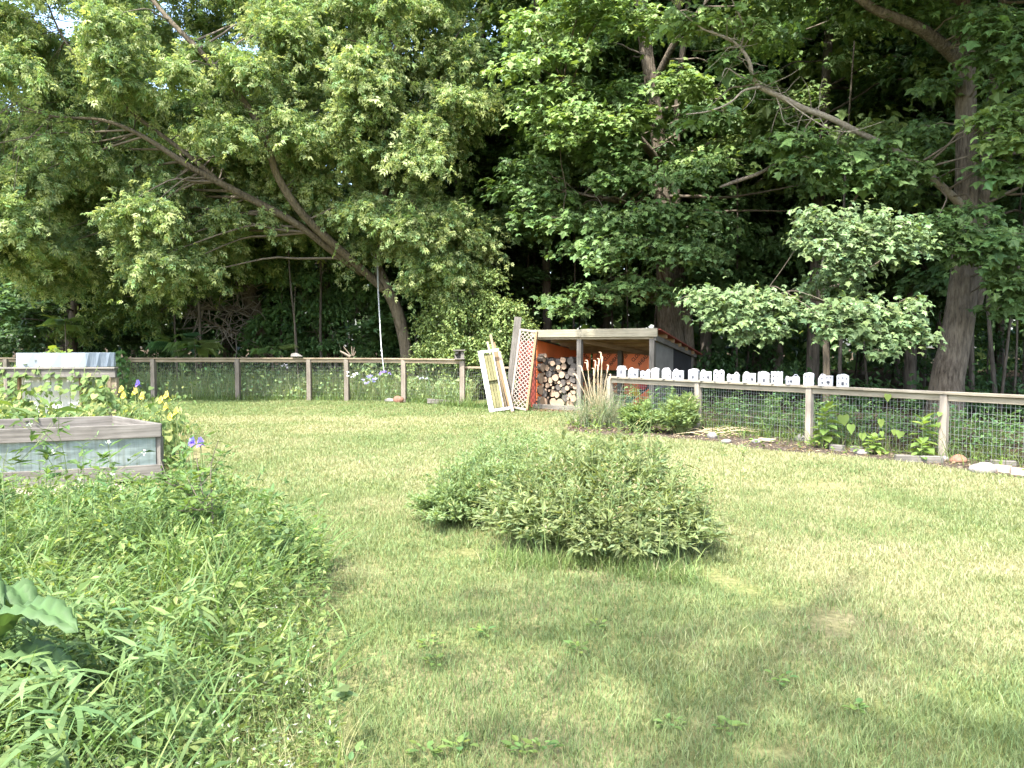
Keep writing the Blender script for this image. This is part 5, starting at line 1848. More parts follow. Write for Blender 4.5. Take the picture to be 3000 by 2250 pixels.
# ornamental grass
gb = Vector((1.66, 14.35, 0))
t = thing('plume_grass', gb, 'tall clump of ornamental grass with dry tan plumes before the woodshed', 'ornamental grass')
L = Leaves()
n = 1500
P = np.c_[gb.x + rng.normal(0, .20, n), gb.y + rng.normal(0, .2, n), np.zeros(n)]
blades(L, P, rng.uniform(.45, 1.0, n), .0065, rng.uniform(.3, 1.5, n), greens(n, (.19, .25, .14), .2, .06, (.34, .31, .2), .3), 5, droop=1.1)
L.build('blades', M['blade'], t, t.location)
L = Leaves()
n = 130
P = np.c_[gb.x + rng.normal(0, .13, n), gb.y + rng.normal(0, .1, n), np.zeros(n)]
blades(L, P, rng.uniform(.5, 1.15, n), .006, rng.uniform(.02, .4, n), greens(n, (.40, .34, .22), .15, .04), 3, droop=.3)
L.build('dry_stalks', M['blade'], t, t.location)
for (x, y, bx, by) in ((938, 440, 950, 700), (770, 540, 800, 900), (870, 545, 860, 900), (915, 520, 900, 900), (1030, 600, 980, 900), (620, 710, 740, 950), (690, 610, 770, 900), (850, 640, 850, 900), (760, 570, 820, 900), (955, 490, 930, 900), (900, 600, 900, 950), (1060, 715, 1000, 950)):
    e, m_ = Vector(atd(*Z5(x, y), 14.3)), Vector(atd(*Z5(bx, by), 14.3))
    s = Shape()
    s.tube([(gb.x + rng.normal(0, .06), gb.y, 0, .006), (*m_, .0055), (*m_.lerp(e, .7), .005), (*e, .003)], 4, sub=4, cap=False, mi=0)
    d = (e - m_).normalized()
    s.tube([(*(e - d * .16), .003), (*(e - d * .08), .017), (*e, .012), (*(e + d * .03 + Vector((-.04, 0, -.02))), .004)], 5, sub=3, mi=1)
    s.build('plume', [M['straw'], M['plume']], t, t.location)

# broad-leaved weeds along the right fence
def pokeweed(px, py_top, py_base, Y, nl, leaf, label, cat='plant', col=(.18, .27, .07)):
    nl, leaf = int(nl * 1.5), leaf * 1.1
    top = atd(px, py_top, Y)
    b = Vector((top.x, Y, 0))
    t = thing('broadleaf_weed', b, label, cat)
    s = Shape()
    s.tube([(b.x + .02, b.y, 0, .010), (b.x, b.y, top.z * .5, .009), (top.x, top.y, top.z - .05, .006)], 6, sub=3)
    s.build('stem', M['stem'], t, t.location, True)
    L = Leaves()
    q = np.linspace(.25, 1, nl)
    a = np.arange(nl) * 2.4 + rng.normal(0, .2, nl)
    P = np.c_[np.full(nl, b.x), np.full(nl, b.y), q * (top.z - .04)]
    L.add(T_OVAL, P, np.c_[np.cos(a), np.sin(a), -.25 + 1.1 * q ** 3], np.c_[np.zeros((nl, 2)), np.ones(nl)], leaf * (1.15 - .3 * q), greens(nl, col, .12, .06))
    L.build('leaves', M['leaf_soft'], t, t.location)


pokeweed(2420, 1187, 1280, 11.2, 16, .21, 'broad-leaved yellow-green weed just right of the third fence post')
pokeweed(2707, 1218, 1330, 10.15, 13, .19, 'broad-leaved weed just left of the fourth fence post')
pokeweed(2700, 1290, 1340, 9.95, 9, .15, 'low rosette weed at the foot of the fence, left of the fourth post')
pokeweed(2560, 1275, 1340, 10.6, 12, .16, 'pale leafy weed among the edging stones between the third and fourth posts')
pokeweed(2470, 1205, 1290, 12.2, 8, .12, 'slim weed behind the wire between the third and fourth posts', col=(.09, .16, .045))
t = thing('grape_vine', (5.2, 11.0, 0), 'grape vine with heart-shaped leaves climbing the wire between the third and fourth posts', 'vine')
L, s = Leaves(), Shape()
for (px, py, sz) in ((2608, 1167, .15), (2477, 1228, .22), (2500, 1255, .20), (2588, 1240, .17), (2645, 1275, .15), (2533, 1280, .16), (2625, 1270, .12), (2590, 1275, .12), (2760, 1220, .09), (2755, 1250, .10)):
    k = FENCE_B.dot(Vector((-fd.y, fd.x, 0))) / ray(px, py).dot(Vector((-fd.y, fd.x, 0)))
    p = Vector((0, 0, CAM_H)) + ray(px, py) * k + Vector((-.06, -.05, .06))
    L.add(T_HEART, [p], [(rng.normal(0, .2), -.3, -.9)], [(-.2, -1, .5)], [sz * .74], greens(1, (.20, .29, .07), .08, .04))
    s.tube([(p.x, p.y + .02, .0, .004), (p.x + rng.normal(0, .05), p.y + .03, p.z * .5, .0035), (*p, .0025)], 4, sub=4, cap=False)
s.build('stems', M['twig'], t, t.location)
L.build('leaves', M['leaf_soft'], t, t.location)
# dead canes at the second post
t = thing('dead_canes', (3.2, 13.1, 0), 'bare dry canes arching left of the second fence post', 'dead stems')
s = Shape()
for (a, b) in (((2000, 1240), (2030, 1155)), ((2005, 1235), (2040, 1170)), ((1995, 1240), (1990, 1180)), ((2000, 1245), (2045, 1200)), ((1990, 1250), (2055, 1215))):
    A, B = Vector(atd(*a, 13.1)), Vector(atd(*b, 13.1))
    s.tube([(*A, .006), (*(A.lerp(B, .6) + Vector((-.04, 0, .02))), .004), (*B, .002)], 4, sub=3, cap=False)
for i in range(26):
    A = Vector((rng.uniform(2.9, 3.9), rng.uniform(12.6, 13.1), rng.uniform(.02, .09)))
    B = A + Vector((rng.normal(.2, .45), rng.normal(0, .15), rng.normal(0, .03)))
    s.tube([(*A, .005), (*(A.lerp(B, .5) + Vector((0, 0, .05))), .004), (*B, .002)], 4, sub=2, cap=False)
s.build('canes', M['straw'], t, t.location)

# stones, timbers and a brick along the bed
def stone(px, py, Y, size, label, mat='stone', cat='stone', flat=.55, group=None):
    b = Vector((atd(px, py, Y).x, Y, 0))
    bm = bmesh.new()
    bmesh.ops.create_icosphere(bm, subdivisions=3, radius=1)
    ph = rng.uniform(0, 6, 3)
    for v in bm.verts:
        c = v.co
        k = 1 + .16 * math.sin(2.1 * c.x + ph[0]) + .14 * math.sin(2.7 * c.y + ph[1]) + .12 * math.sin(3.3 * c.z + ph[2])
        v.co = Vector((round(c.x * k * 3.2) / 3.2 * .5 + c.x * k * .5, c.y * k, c.z * k))
        v.co = Vector((v.co.x * size[0], v.co.y * size[1], v.co.z * size[2]))
    me = bpy.data.meshes.new('stone')
    bm.to_mesh(me)
    bm.free()
    me.materials.append(M[mat])
    me.polygons.foreach_set('use_smooth', [True] * len(me.polygons))
    o = link_mesh('stone', me, None, (b.x, b.y, size[2] * .45))
    o.rotation_euler = (0, 0, rng.uniform(-.5, .5))
    tag(o, label, cat, group)


gY = lambda py: F * CAM_H / (py - 1012)
stone(2526, 1328, gY(1334), (.085, .07, .06), 'pale rounded stone in front of the third fence bay', cat='stone')
stone(2722, 1350, gY(1356), (.07, .06, .05), 'small white stone left of the fourth post, near the mulch')
stone(2806, 1348, gY(1358), (.11, .09, .075), 'rough red brick-coloured rock at the foot of the fourth post', 'redstone', 'rock')
stone(2880, 1372, gY(1384), (.20, .10, .085), 'large flat bleached limestone on the mulch at right', cat='stone')
stone(2762, 1345, gY(1352), (.06, .05, .05), 'tan stone wedged beside the fourth post base', cat='stone')
stone(2085, 1280, gY(1285), (.10, .07, .07), 'pale stone right of the second post on the dry mulch')
stone(2128, 1295, gY(1300), (.09, .06, .05), 'pinkish flat stone on the mulch before the second bay')
stone(2215, 1292, gY(1300), (.07, .06, .05), 'small grey stone on the mulch before the second bay')
stone(2345, 1283, gY(1293), (.09, .07, .08), 'dark grey stone at the foot of the third post', 'stone')
stone(1170, 1172, 20.2, (.14, .1, .16), 'wedge-shaped tan rock at the foot of the fifth far fence post', 'redstone', 'rock')
stone(1145, 1166, 20.6, (.13, .1, .08), 'flat grey rock left of the wedge-shaped rock at the far fence')
for k, (x0, x1, py, lab, mat) in enumerate(((2622, 2762, 1345, 'long grey edging timber left of the fourth fence post', 'grey_wood'), (2900, 2978, 1360, 'grey edging timber right of the fourth fence post', 'grey_wood'),
                                            (2912, 2962, 1376, 'tan paver stone at the right, left one of two', 'pale_wood'), (2962, 3020, 1385, 'tan paver stone at the right edge of the photo', 'pale_wood'),
                                            (2434, 2472, 1312, 'grey concrete edging block before the third bay', 'grey_wood'), (2497, 2524, 1317, 'small grey edging block right of the concrete block', 'grey_wood'), (2224, 2270, 1288, 'bleached stick of edging wood in the second bay', 'pale_wood'))):
    Y = gY(py + 8)
    a, b = atd(x0, py, Y), atd(x1, py, Y * .985)
    tag(beam('edging_block', (a.x, a.y, .045), (b.x, b.y, .045), .10, .09 if k not in (6,) else .05, M[mat], None, bev=.008), lab, 'edging')
L = Leaves()
n = 2600
P = scatter(BED, n)
n = len(P)
P[:, 2] = rng.uniform(.008, .03, n)
L.add(T_LANCE, P, np.c_[rng.normal(0, 1, (n, 2)), rng.normal(0, .15, n)], np.c_[rng.normal(0, .3, (n, 2)), np.ones(n)], rng.uniform(.04, .10, n), greens(n, (.30, .24, .17), .35, .06))
P = scatter(BED, 1500)
n = len(P)
P[:, 2] = rng.uniform(.02, .14, n)
keep = vnoise(P[:, 0], P[:, 1], .4, 21) > .5
P = P[keep]
n = len(P)
L.add(T_OVAL, P, np.c_[rng.normal(0, 1, (n, 2)), rng.normal(.1, .3, n)], np.c_[rng.normal(0, .3, (n, 2)), np.ones(n)], rng.uniform(.05, .09, n), greens(n, (.15, .23, .05), .2, .08))
tag(L.build('mulch_litter', M['leaf_soft']), 'dry chips, leaves and low weeds strewn on the garden bed', 'mulch', kind='stuff')
# leaf litter before the shed
L = Leaves()
n = 500
P = np.array([sp(rng.uniform(.1, 1.9), rng.uniform(-.75, -.05), .012) for _ in range(n)])
L.add(T_LANCE, P, np.c_[rng.normal(0, 1, (n, 2)), rng.normal(0, .2, n)], np.c_[rng.normal(0, .3, (n, 2)), np.ones(n)], rng.uniform(.05, .11, n), greens(n, (.22, .15, .11), .35, .06))
tag(L.build('bark_litter', M['leaf_soft']), 'brown bark litter on the ground before the log pile', 'bark litter', kind='stuff')

# irises
def iris(px, py, Y, purple, label, n=1):
    c = atd(px, py, Y)
    t = thing('iris', (c.x, c.y, 0), label, 'flower', 'iris flowers beside the raised beds')
    s = Shape()
    s.tube([(c.x + .04, c.y, 0, .006), (c.x + .01, c.y, c.z * .6, .006), (c.x, c.y, c.z - .02, .005)], 6, sub=3)
    s.build('stem', M['stem'], t, t.location, True)
    L = Leaves()
    col = (.20, .14, .62) if purple else (.80, .60, .10)
    col2 = (.34, .27, .72) if purple else (.86, .72, .24)
    for k in range(3):
        a = k * 2.09 + rng.uniform(0, 1)
        L.add(T_HEART, [c], [(math.cos(a), math.sin(a), -.7)], [(math.cos(a) * .5, math.sin(a) * .5, .8)], [.066], greens(1, col, .1, .03))
        L.add(T_HEART, [c], [(math.cos(a + 1) * .4, math.sin(a + 1) * .4, 1)], [(math.cos(a + 1), math.sin(a + 1), -.2)], [.066], greens(1, col2, .1, .03))
    L.build('petals', M['petal'], t, t.location)
    L = Leaves()
    m = 5
    blades(L, np.c_[np.full(m, c.x + .04) + rng.normal(0, .02, m), np.full(m, c.y), np.zeros(m)], rng.uniform(.35, .6, m) * min(1, c.z / .6), .028, rng.uniform(.05, .4, m), greens(m, (.12, .20, .075), .1, .05), 3)
    L.build('leaves', M['blade'], t, t.location)


for k, (zx, zy, pr, lab) in enumerate(((1340, 480, 1, 'purple iris in front of the far fence, the tallest of all'), (1180, 535, 0, 'pale yellow iris nearest the table leg, upper bloom'), (1200, 595, 0, 'yellow iris nearest the table leg, lower bloom'),
                                       (1315, 550, 0, 'yellow iris right below the tall purple iris'), (1380, 600, 0, 'yellow iris lower right of the tall purple iris'), (1562, 640, 0, 'yellow iris left in the cluster of three'), (1618, 590, 0, 'yellow iris top in the cluster of three'),
                                       (1612, 705, 0, 'yellow iris lowest in the cluster of three'), (1715, 750, 0, 'yellow iris rightmost over the corner of the near bed'), (1650, 800, 0, 'yellow iris lowest, close behind the corner of the near bed'))):
    px, py = zx / 3.318, 980 + zy / 3.318
    iris(px, py, 10.4 if zx < 1450 else (9.8 if zx < 1680 else 9.3), pr, lab)
iris(1865 / 3.318, 980 + 1045 / 3.318, 7.6, 1, 'low purple iris on the lawn edge, left of two')
iris(1950 / 3.318, 980 + 1055 / 3.318, 7.55, 1, 'low purple iris on the lawn edge, right of two')

# purple phlox behind the far fence
def phlox(px, py, Y, n, sp_, col, label):
    c = atd(px, py, Y)
    t = thing('phlox', (c.x, c.y, 0), label, 'flowers', None)
    for i in range(n):
        L, s = Leaves(), Shape()
        e = Vector(c) + Vector((rng.normal(0, sp_), rng.normal(0, .1), rng.normal(0, sp_ * .45)))
        s.tube([(c.x + (e.x - c.x) * .4, c.y, 0, .004), (*e, .003)], 4, sub=1, cap=False)
        o = s.build('stem', M['stem'], t, t.location)
        m = 9
        a = rng.uniform(0, 6.28, m)
        L.add(T_OVAL, np.tile(e, (m, 1)) + rng.normal(0, .012, (m, 3)), np.c_[np.cos(a), np.sin(a), rng.normal(0, .4, m)], np.tile((0, -.7, .7), (m, 1)) + rng.normal(0, .2, (m, 3)), .045, greens(m, col, .12, .04))
        L.build('flower_head', M['petal'], o, t.location)


phlox(1080, 1112, 20.3, 11, .16, (.42, .40, .74), 'lavender phlox cluster at the far fence left of the rope')
phlox(1122, 1092, 20.4, 7, .07, (.30, .22, .55), 'violet phlox cluster just under the end of the rope')
phlox(1046, 1100, 20.5, 6, .13, (.80, .80, .84), 'white phlox scattered right of the splintered fence post')
phlox(828, 1073, 22, 4, .06, (.80, .80, .84), 'white bloom in the meadow behind the far fence')
phlox(1240, 1105, 20.6, 4, .12, (.78, .78, .84), 'few white blooms behind the wire next to the birdhouse')

# rope swing
t = thing('rope', atd(1103, 760, 22.7), 'pale rope hanging from the sawn stub of the leaning tree', 'rope')
s = Shape()
a = [atd(*p) for p in ((1104, 755, 22.75), (1107, 850, 22.1), (1112, 940, 21.4), (1117, 1020, 20.7), (1125, 1087, 20.1))]
s.tube([(*q, .008) for q in a], 6, sub=4)
s.tube([(*(q + Vector((.03, .0, 0)) * (1 - i / 4)), .006) for i, q in enumerate(a)], 5, sub=4)
for q, r in ((atd(1118, 1028, 20.65), .03), (atd(1119, 1040, 20.55), .026)):
    s.tube([(q.x, q.y, q.z - .04, .012), (q.x, q.y, q.z, r), (q.x, q.y, q.z + .04, .012)], 7, sub=2)
s.build('line', M['rope'], t, t.location, True)
s = Shape()
cc = Vector(atd(1104, 742, 22.75))
s.tube([(cc.x + .14 * math.cos(q), cc.y - .09 - .04 * math.cos(q * 2), cc.z + .13 * math.sin(q), .013) for q in np.linspace(-math.pi, 0, 9)], 5, sub=2)
s.build('loop', M['rope'], t, t.location, True)
t = thing('hanging_feeder', atd(868, 1041, 21), 'small grey slab hung on a thin cord over the far fence rail', 'feeder')
s = Shape()
c = Vector(atd(868, 1041, 21))
s.prism([(c.x - .14, c.z - .03), (c.x - .12, c.z + .05), (c.x + .0, c.z + .07), (c.x + .17, c.z - .03)], c.y - .07, c.y + .07)
s.build('slab', M['stone'], t, t.location)
s = Shape()
s.tube([(c.x - .02, c.y, c.z + .05, .004), (c.x - .05, c.y, c.z + .9, .004), (c.x, c.y, c.z + 1.9, .003)], 4, sub=3)
s.build('cord', M['twig'], t, t.location)
# splintered branch resting on the rail
t = thing('broken_branch', atd(1012, 1040, 20.9), 'splintered broken branch lying across the far fence rail', 'branch')
s = Shape()
for (p, q, r) in (((1025, 1045), (996, 1028), .035), ((1028, 1043), (1006, 1015), .016), ((1032, 1042), (1030, 1015), .018), ((1034, 1042), (1038, 1018), .014), ((1036, 1043), (1042, 1030), .016)):
    A, B = Vector(atd(*p, 20.9)), Vector(atd(*q, 20.8))
    s.tube([(*A, r), (*A.lerp(B, .6), r * .9), (*B, r * .45)], 6, .15, sub=2)
s.build('splinters', M['pale_wood'], t, t.location)


# ---- the tangle in the left foreground
WEEDS = [(-.46, 1.7), (-.60, 2.5), (-.74, 3.0), (-.92, 3.7), (-1.12, 4.6), (-1.55, 5.6), (-2.3, 6.8), (-2.9, 7.7), (-4.2, 7.5), (-6.2, 6.9), (-5, 4), (-3.5, 1.7)]


def weeds():
    L = Leaves()
    # broad arching grass
    cl = scatter(WEEDS, 620)
    for c in cl:
        if c[0] > -.62 - .17 * c[1] and rng.random() < .85:
            continue
        n = int(rng.integers(14, 36))
        P = c[None] + np.c_[rng.normal(0, .07, (n, 2)), np.zeros(n)]
        az = rng.normal(.2, 1.6) + rng.normal(0, .9, n)
        h = rng.uniform(.30, .62) * min(1, .62 + .09 * c[1]) * (1 if c[1] < 5.6 else .55)
        blades(L, P, h * rng.uniform(.6, 1.25, n), rng.uniform(.009, .018), rng.uniform(.4, 1.35, n), greens(n, (.130, .210, .066), .2, .07, (.22, .28, .10), .15), 5, az=az, droop=1.0)
    # thin stemmed leafy weeds
    for c in scatter(WEEDS, 620):
        h = rng.uniform(.20, .56) * min(1, .55 + .1 * c[1]) * (1 if c[1] < 5.8 else .6)
        m = int(h * 95)
        z = h * rng.random(m)
        a = rng.uniform(0, 6.28, m)
        lean = rng.normal(0, .10, 2)
        P = np.c_[c[0] + lean[0] * z / h + .02 * np.cos(a), c[1] + lean[1] * z / h + .02 * np.sin(a), z]
        tm, sz = ((T_LANCE, .065), (T_OVAL, .034), (T_LANCE, .05), (T_OVAL, .028))[rng.integers(4)]
        L.add(tm, P, np.c_[np.cos(a), np.sin(a), rng.normal(.25, .4, m)], np.c_[rng.normal(0, .35, (m, 2)), np.ones(m)], sz * rng.lognormal(0, .3, m), greens(m, (.140, .212, .066), .22, .09, (.24, .29, .10), .25))
    for c in np.concatenate([scatter([(-1.0, 1.75), (-1.2, 3.4), (-2.6, 3.6), (-2.4, 1.75)], 85), scatter([(-2.6, 4.6), (-2.2, 6.2), (-5, 6.4), (-4.4, 4.6)], 60)]):
        h = rng.uniform(.25, .52)
        m = int(rng.integers(18, 36))
        z = h * rng.uniform(.25, 1, m)
        a = rng.uniform(0, 6.28, m)
        L.add(T_NARROW, np.c_[c[0] + .012 * np.cos(a), c[1] + .012 * np.sin(a), z], np.c_[np.cos(a), np.sin(a), rng.normal(.25, .35, m)], np.c_[rng.normal(0, .3, (m, 2)), np.ones(m)], rng.uniform(.08, .17, m), greens(m, (.135, .212, .075), .18, .07))
    # taller leafy stems reaching up before the galvanised bed
    for c in scatter([(-1.75, 5.0), (-1.9, 6.0), (-2.7, 7.0), (-4.9, 6.6), (-4.2, 5.0)], 75):
        h = rng.uniform(.38, .80)
        m = int(rng.integers(16, 34))
        z = h * rng.uniform(.2, 1, m)
        a = rng.uniform(0, 6.28, m)
        ln = rng.normal(0, .10, 2)
        L.add(T_NARROW if rng.random() < .6 else T_LANCE, np.c_[c[0] + ln[0] * z / h, c[1] + ln[1] * z / h, z], np.c_[np.cos(a), np.sin(a), rng.normal(.4, .35, m)], np.c_[rng.normal(0, .3, (m, 2)), np.ones(m)], rng.uniform(.06, .13, m), greens(m, (.125, .205, .07), .18, .07))
        k = 2
        blades(L, np.tile((c[0], c[1], 0), (k, 1)), h * 1.02, .006, .12, greens(k, (.11, .17, .06), .1, .05), 3, az=np.full(k, math.atan2(ln[1], ln[0])), droop=.3)
    # low mat of small leaves
    P = scatter(WEEDS, 24000)
    n = len(P)
    edge = np.clip((-.4 - P[:, 0]) / .8, .1, 1)
    P[:, 2] = rng.uniform(.01, .30, n) * edge
    L.add(T_OVAL, P, rand_unit(n) + np.array([[0, 0, .1]]), rand_unit(n) * .6 + np.array([[0, 0, .8]]), rng.uniform(.022, .05, n), greens(n, (.140, .208, .063), .22, .09, (.24, .29, .10), .2))
    # bedstraw-like haze of tiny leaves and fine stalks near the right edge
    Q = scatter([(-.38, 1.8), (-.55, 2.6), (-.8, 3.3), (-1.2, 4.5), (-1.9, 4.2), (-1.5, 2.2)], 3400)
    n = len(Q)
    blades(L, Q, rng.lognormal(-1.45, .35, n), .0028, rng.uniform(.2, 1.3, n), greens(n, (.17, .22, .075), .2, .08, (.36, .35, .18), .35), 4)
    Q = scatter([(-.45, 1.8), (-.6, 2.6), (-.9, 3.3), (-1.4, 4.5), (-2.2, 4.2), (-1.8, 2.0)], 16000)
    n = len(Q)
    Q[:, 2] = rng.uniform(.02, .26, n)
    L.add(T_LANCE, Q, rand_unit(n), rand_unit(n), rng.uniform(.012, .028, n), greens(n, (.17, .235, .08), .2, .1, (.42, .45, .33), .12))
    tag(L.build('weeds', M['leaf_soft']), 'rank mixed weeds and arching grass filling the left foreground', 'weeds', kind='stuff')


weeds()

# plants that stand out of the tangle
def big_leaf_plant():
    b = Vector((-1.95, 2.9, 0))
    t = thing('dock_plant', b, 'coarse plant with huge puckered leaves in the lower left corner', 'plant')
    for k, (root, tip_px, w, up) in enumerate((((-2.15, 2.95, .28), (228, 1862, 2.65), .15, .5), ((-2.2, 3.0, .2), (235, 2000, 2.75), .14, .35), ((-2.3, 3.0, .36), (10, 1790, 2.9), .13, .6), ((-2.2, 3.1, .32), (110, 1845, 2.95), .12, .6), ((-2.25, 2.9, .12), (150, 2050, 2.8), .10, .3))):
        a, e = Vector(root), Vector(atd(*tip_px))
        d = e - a
        nn = 20
        side = d.cross(Vector((0, 0, 1))).normalized()
        V = []
        for i in range(nn + 1):
            s_ = i / nn
            c = a.lerp(e, s_) + Vector((0, 0, .16 * math.sin(math.pi * s_) * up * 2))
            ww = w * .62 * (math.sin(math.pi * min(1, s_ * .93 + .07)) ** .7) * (1 if i < nn else 0) + (.004 if i == nn else 0)
            for j in range(-3, 4):
                f = j / 3
                puck = .014 * math.sin(i * 2.9 + 1.9 * abs(j)) * (1 - abs(f) * .3)
                V.append(c + side * ww * f * (1 + .06 * math.sin(i * 3.1 + j)) + Vector((0, 0, abs(f) * .035 + puck - .03 * (abs(f) > .9))))
        Fs = [(i * 7 + j, i * 7 + j + 1, (i + 1) * 7 + j + 1, (i + 1) * 7 + j) for i in range(nn) for j in range(6)]
        s = Shape()
        s.poly(V, Fs)
        o = s.build('leaf', M['leaf_gloss'], t, t.location, True)
        at_ = o.data.attributes.new('tint', 'FLOAT_COLOR', 'POINT')
        base = (.068, .122, .042)
        cols = []
        for i in range(nn + 1):
            for j in range(7):
                m = 1.45 if j == 3 else (1.0 + .16 * math.sin(i * 2.4 + j))
                cols += [base[0] * m, base[1] * m, base[2] * m, 1]
        at_.data.foreach_set('color', cols)


big_leaf_plant()


def tall_weed(pts, label, cat, leaf=.09, nl=18, col=(.09, .15, .045), flower=None, branch=0, r=.004, woody=False, tm=T_LANCE):
    P3 = [Vector(atd(*p)) for p in pts]
    b = Vector((P3[0].x, P3[0].y, 0))
    t = thing('tall_weed' if not woody else 'sapling', b, label, cat)
    s, L = Shape(), Leaves()
    path = [(*b, r)] + [(*p, r * (1 - .7 * (i + 1) / len(P3))) for i, p in enumerate(P3)]
    s.tube(path, 5, sub=4)
    wood = dense(path, 6)
    tips = [P3[-1]]
    for i in range(branch):
        q = wood[int(len(wood) * rng.uniform(.3, .95))]
        a = rng.uniform(0, 6.28)
        e = Vector(q[:3]) + Vector((math.cos(a) * .12, math.sin(a) * .12, rng.uniform(.02, .16))) * rng.uniform(.7, 1.8)
        br = [(*q[:3], r * .5), (*(Vector(q[:3]).lerp(e, .5) + Vector((0, 0, -.01))), r * .4), (*e, r * .25)]
        s.tube(br, 4, sub=2, cap=False)
        wood += dense(br, 4)
        tips.append(e)
    idx = rng.integers(len(wood) // 6, len(wood), nl)
    W = np.array([wood[i][:3] for i in idx]) + rng.normal(0, .022, (nl, 3))
    a = rng.uniform(0, 6.28, nl)
    L.add(tm, W, np.c_[np.cos(a), np.sin(a), rng.normal(.25, .35, nl)], np.c_[rng.normal(0, .3, (nl, 2)), np.ones(nl)], leaf * rng.lognormal(0, .25, nl), greens(nl, col, .2, .08))
    s.build('stems', M['stem'] if not woody else M['twig'], t, t.location)
    L.build('leaves', M['leaf_soft'], t, t.location)
    if flower:
        L = Leaves()
        for e in tips:
            m = 8
            L.add(T_OVAL, np.tile(e, (m, 1)) + rng.normal(0, .006, (m, 3)), rand_unit(m) + np.array([[0, 0, .5]]), rand_unit(m), .018, greens(m, flower, .1, .03))
        L.build('blossoms', M['petal'], t, t.location)


tall_weed([(190, 1520, 4.9), (160, 1380, 4.9), (118, 1310, 4.85), (85, 1245, 4.8)], 'tall thin stem with a pale closed bud before the galvanised bed, at left', 'weed', .10, 22, flower=(.75, .78, .62), branch=3)
tall_weed([(200, 1500, 4.7), (195, 1380, 4.7), (180, 1300, 4.65), (162, 1240, 4.6)], 'tall dark stem with paired leaves in front of the galvanised sheet', 'weed', .10, 24, branch=3)
tall_weed([(330, 1480, 4.8), (325, 1370, 4.8), (316, 1295, 4.75)], 'thin stem with a white flower head near the corner of the bed', 'weed', .08, 14, flower=(.80, .82, .70), branch=2)
tall_weed([(15, 1500, 4.6), (8, 1380, 4.6), (25, 1310, 4.6)], 'tall dark budding stem at the very left edge', 'weed', .09, 18, branch=4)
tall_weed([(628, 1620, 5.0), (622, 1500, 5.0), (618, 1370, 5.0), (640, 1290, 4.95)], 'spindly woody sapling rising highest from the weeds', 'sapling', .055, 110, (.12, .19, .045), branch=16, r=.007, woody=True, tm=T_OVAL)
tall_weed([(570, 1560, 5.3), (562, 1450, 5.3), (590, 1390, 5.3)], 'dark-stemmed sapling with small leaves left of the tallest sapling', 'sapling', .055, 90, (.10, .17, .045), branch=12, r=.007, woody=True, tm=T_OVAL)
tall_weed([(790, 1660, 4.9), (800, 1560, 4.9), (770, 1470, 4.9)], 'dark leafy bushy weed at the right edge of the tangle', 'weed', .05, 210, (.09, .15, .055), branch=22, r=.006, tm=T_OVAL)
tall_weed([(842, 1540, 5.0), (846, 1450, 5.0), (858, 1398, 5.0)], 'thin seed-headed stalk arching over the lawn edge', 'weed', .05, 10, branch=2)
tall_weed([(890, 1700, 4.6), (892, 1600, 4.6), (891, 1478, 4.6)], 'straight bare stalk standing at the lawn edge', 'weed', .03, 4)
tall_weed([(985, 2080, 2.75), (1010, 2040, 2.75), (1025, 2030, 2.75)], 'small heart-leaved vine at the lawn edge, lower middle', 'vine', .05, 7, (.16, .23, .09), tm=T_HEART)


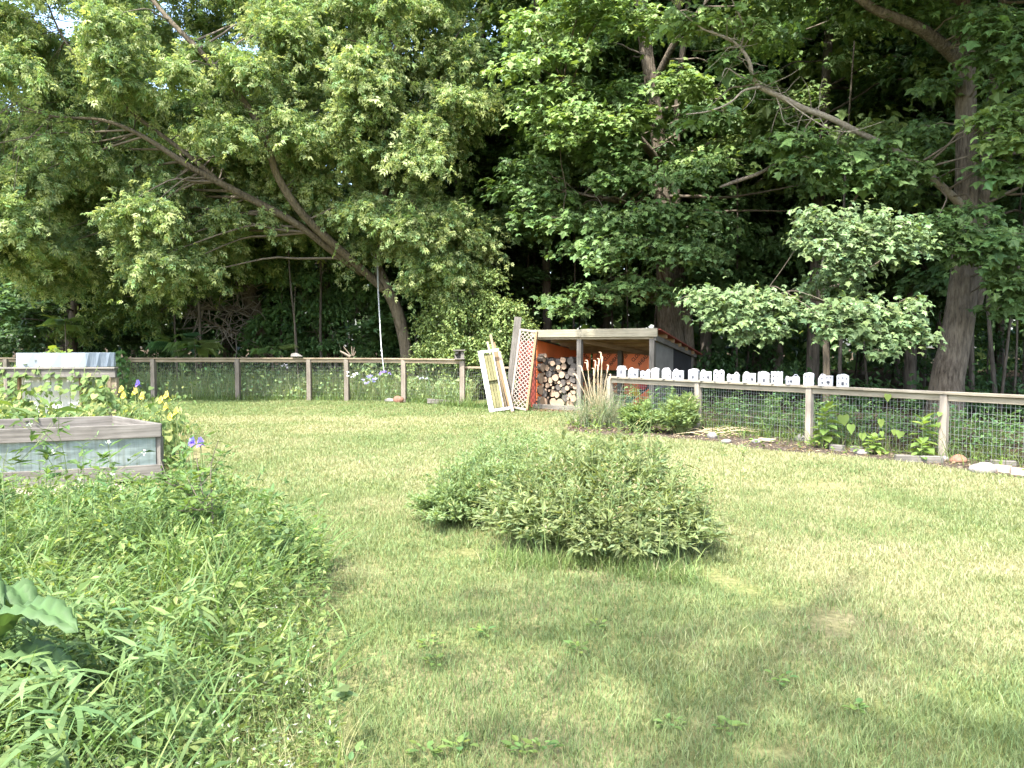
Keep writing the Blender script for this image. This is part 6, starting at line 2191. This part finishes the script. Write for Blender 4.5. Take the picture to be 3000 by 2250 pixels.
# overgrown plants between the beds
def bed_tangle():
    L = Leaves()
    poly = [(-4.1, 9.0), (-4.6, 9.8), (-5.3, 12.8), (-9, 12.9), (-9, 9.6), (-6.2, 8.6), (-5.4, 9.7)]
    for c in scatter(poly, 170):
        h = rng.uniform(.15, .62)
        if c[1] > 11.5: h *= 1.35
        c = c + np.array([0, 0, h])
        pad(L, c, rng.uniform(.22, .42), int(rng.integers(26, 60)), rng.uniform(.05, .10), (.105, .165, .052), (0, -1, 0), .35, (T_OVAL, T_HEART, T_LANCE)[rng.integers(3)], (.26, .30, .10), .25)
    P = scatter(poly, 900)
    n = len(P)
    blades(L, P, rng.lognormal(-.9, .35, n), .009, rng.uniform(.2, .9, n), greens(n, (.14, .20, .06), .2, .1, (.40, .36, .2), .3), 3)
    tag(L.build('weeds', M['leaf_soft']), 'sunlit weeds overgrowing the ground between the two raised beds', 'weeds', kind='stuff')
    t = thing('squash_vine', (tx1 - 1.3, 13, tz), 'leafy curling vine trailing over the edge of the tall bed', 'vine')
    L, s = Leaves(), Shape()
    for i in range(12):
        x = tx1 - .35 - i * .2
        for k in range(9):
            p = np.array([x + rng.normal(0, .12), 12.93 + rng.normal(0, .05), tz - .02 - rng.uniform(0, .42)])
            L.add(T_HEART, [p], [(rng.normal(0, .5), -.4, -.5)], [(0, -.6, .8)], [rng.uniform(.07, .13)], greens(1, (.13, .20, .055), .15, .08))
        s.tube([(x, 13.05, tz + .02, .006), (x + .05, 12.9, tz - .05, .005), (x + rng.normal(0, .12), 12.92, tz - .4, .003)], 4, sub=3, cap=False)
    s.tube([(tx1 - .5, 12.9, tz - .16, .005), (tx1 - .3, 12.85, tz - .15, .004), (tx1 - .2, 12.85, tz - .08, .003), (tx1 - .26, 12.85, tz - .04, .002)], 4, sub=4, cap=False)
    s.build('stems', M['stem'], t, t.location)
    L.build('leaves', M['leaf_soft'], t, t.location)
    t = thing('vine', (far_posts[0].x - .95, 21.2, 0), 'ivy-like vine climbing the far fence left of its first visible post', 'vine')
    L = Leaves()
    n = 240
    z = rng.uniform(.1, 1.4, n)
    L.add(T_HEART, np.c_[far_posts[0].x - .95 + rng.normal(0, .22, n) * (1.2 - z * .5), 21.15 + rng.normal(0, .06, n), z], rand_unit(n) + np.array([[0, -.2, -.6]]), np.tile((0, -.8, .5), (n, 1)) + rng.normal(0, .3, (n, 3)), rng.uniform(.07, .13, n), greens(n, (.08, .16, .045), .2, .1))
    L.build('leaves', M['leaf_soft'], t, t.location)
    s = Shape()
    for i in range(4):
        s.tube([(far_posts[0].x - .95 + rng.normal(0, .1), 21.2, 0, .008), (far_posts[0].x - .95 + rng.normal(0, .1), 21.18, .7, .006), (far_posts[0].x - .95 + rng.normal(0, .1), 21.17, 1.3, .004)], 5, sub=3)
    s.build('stems', M['twig'], t, t.location)


bed_tangle()
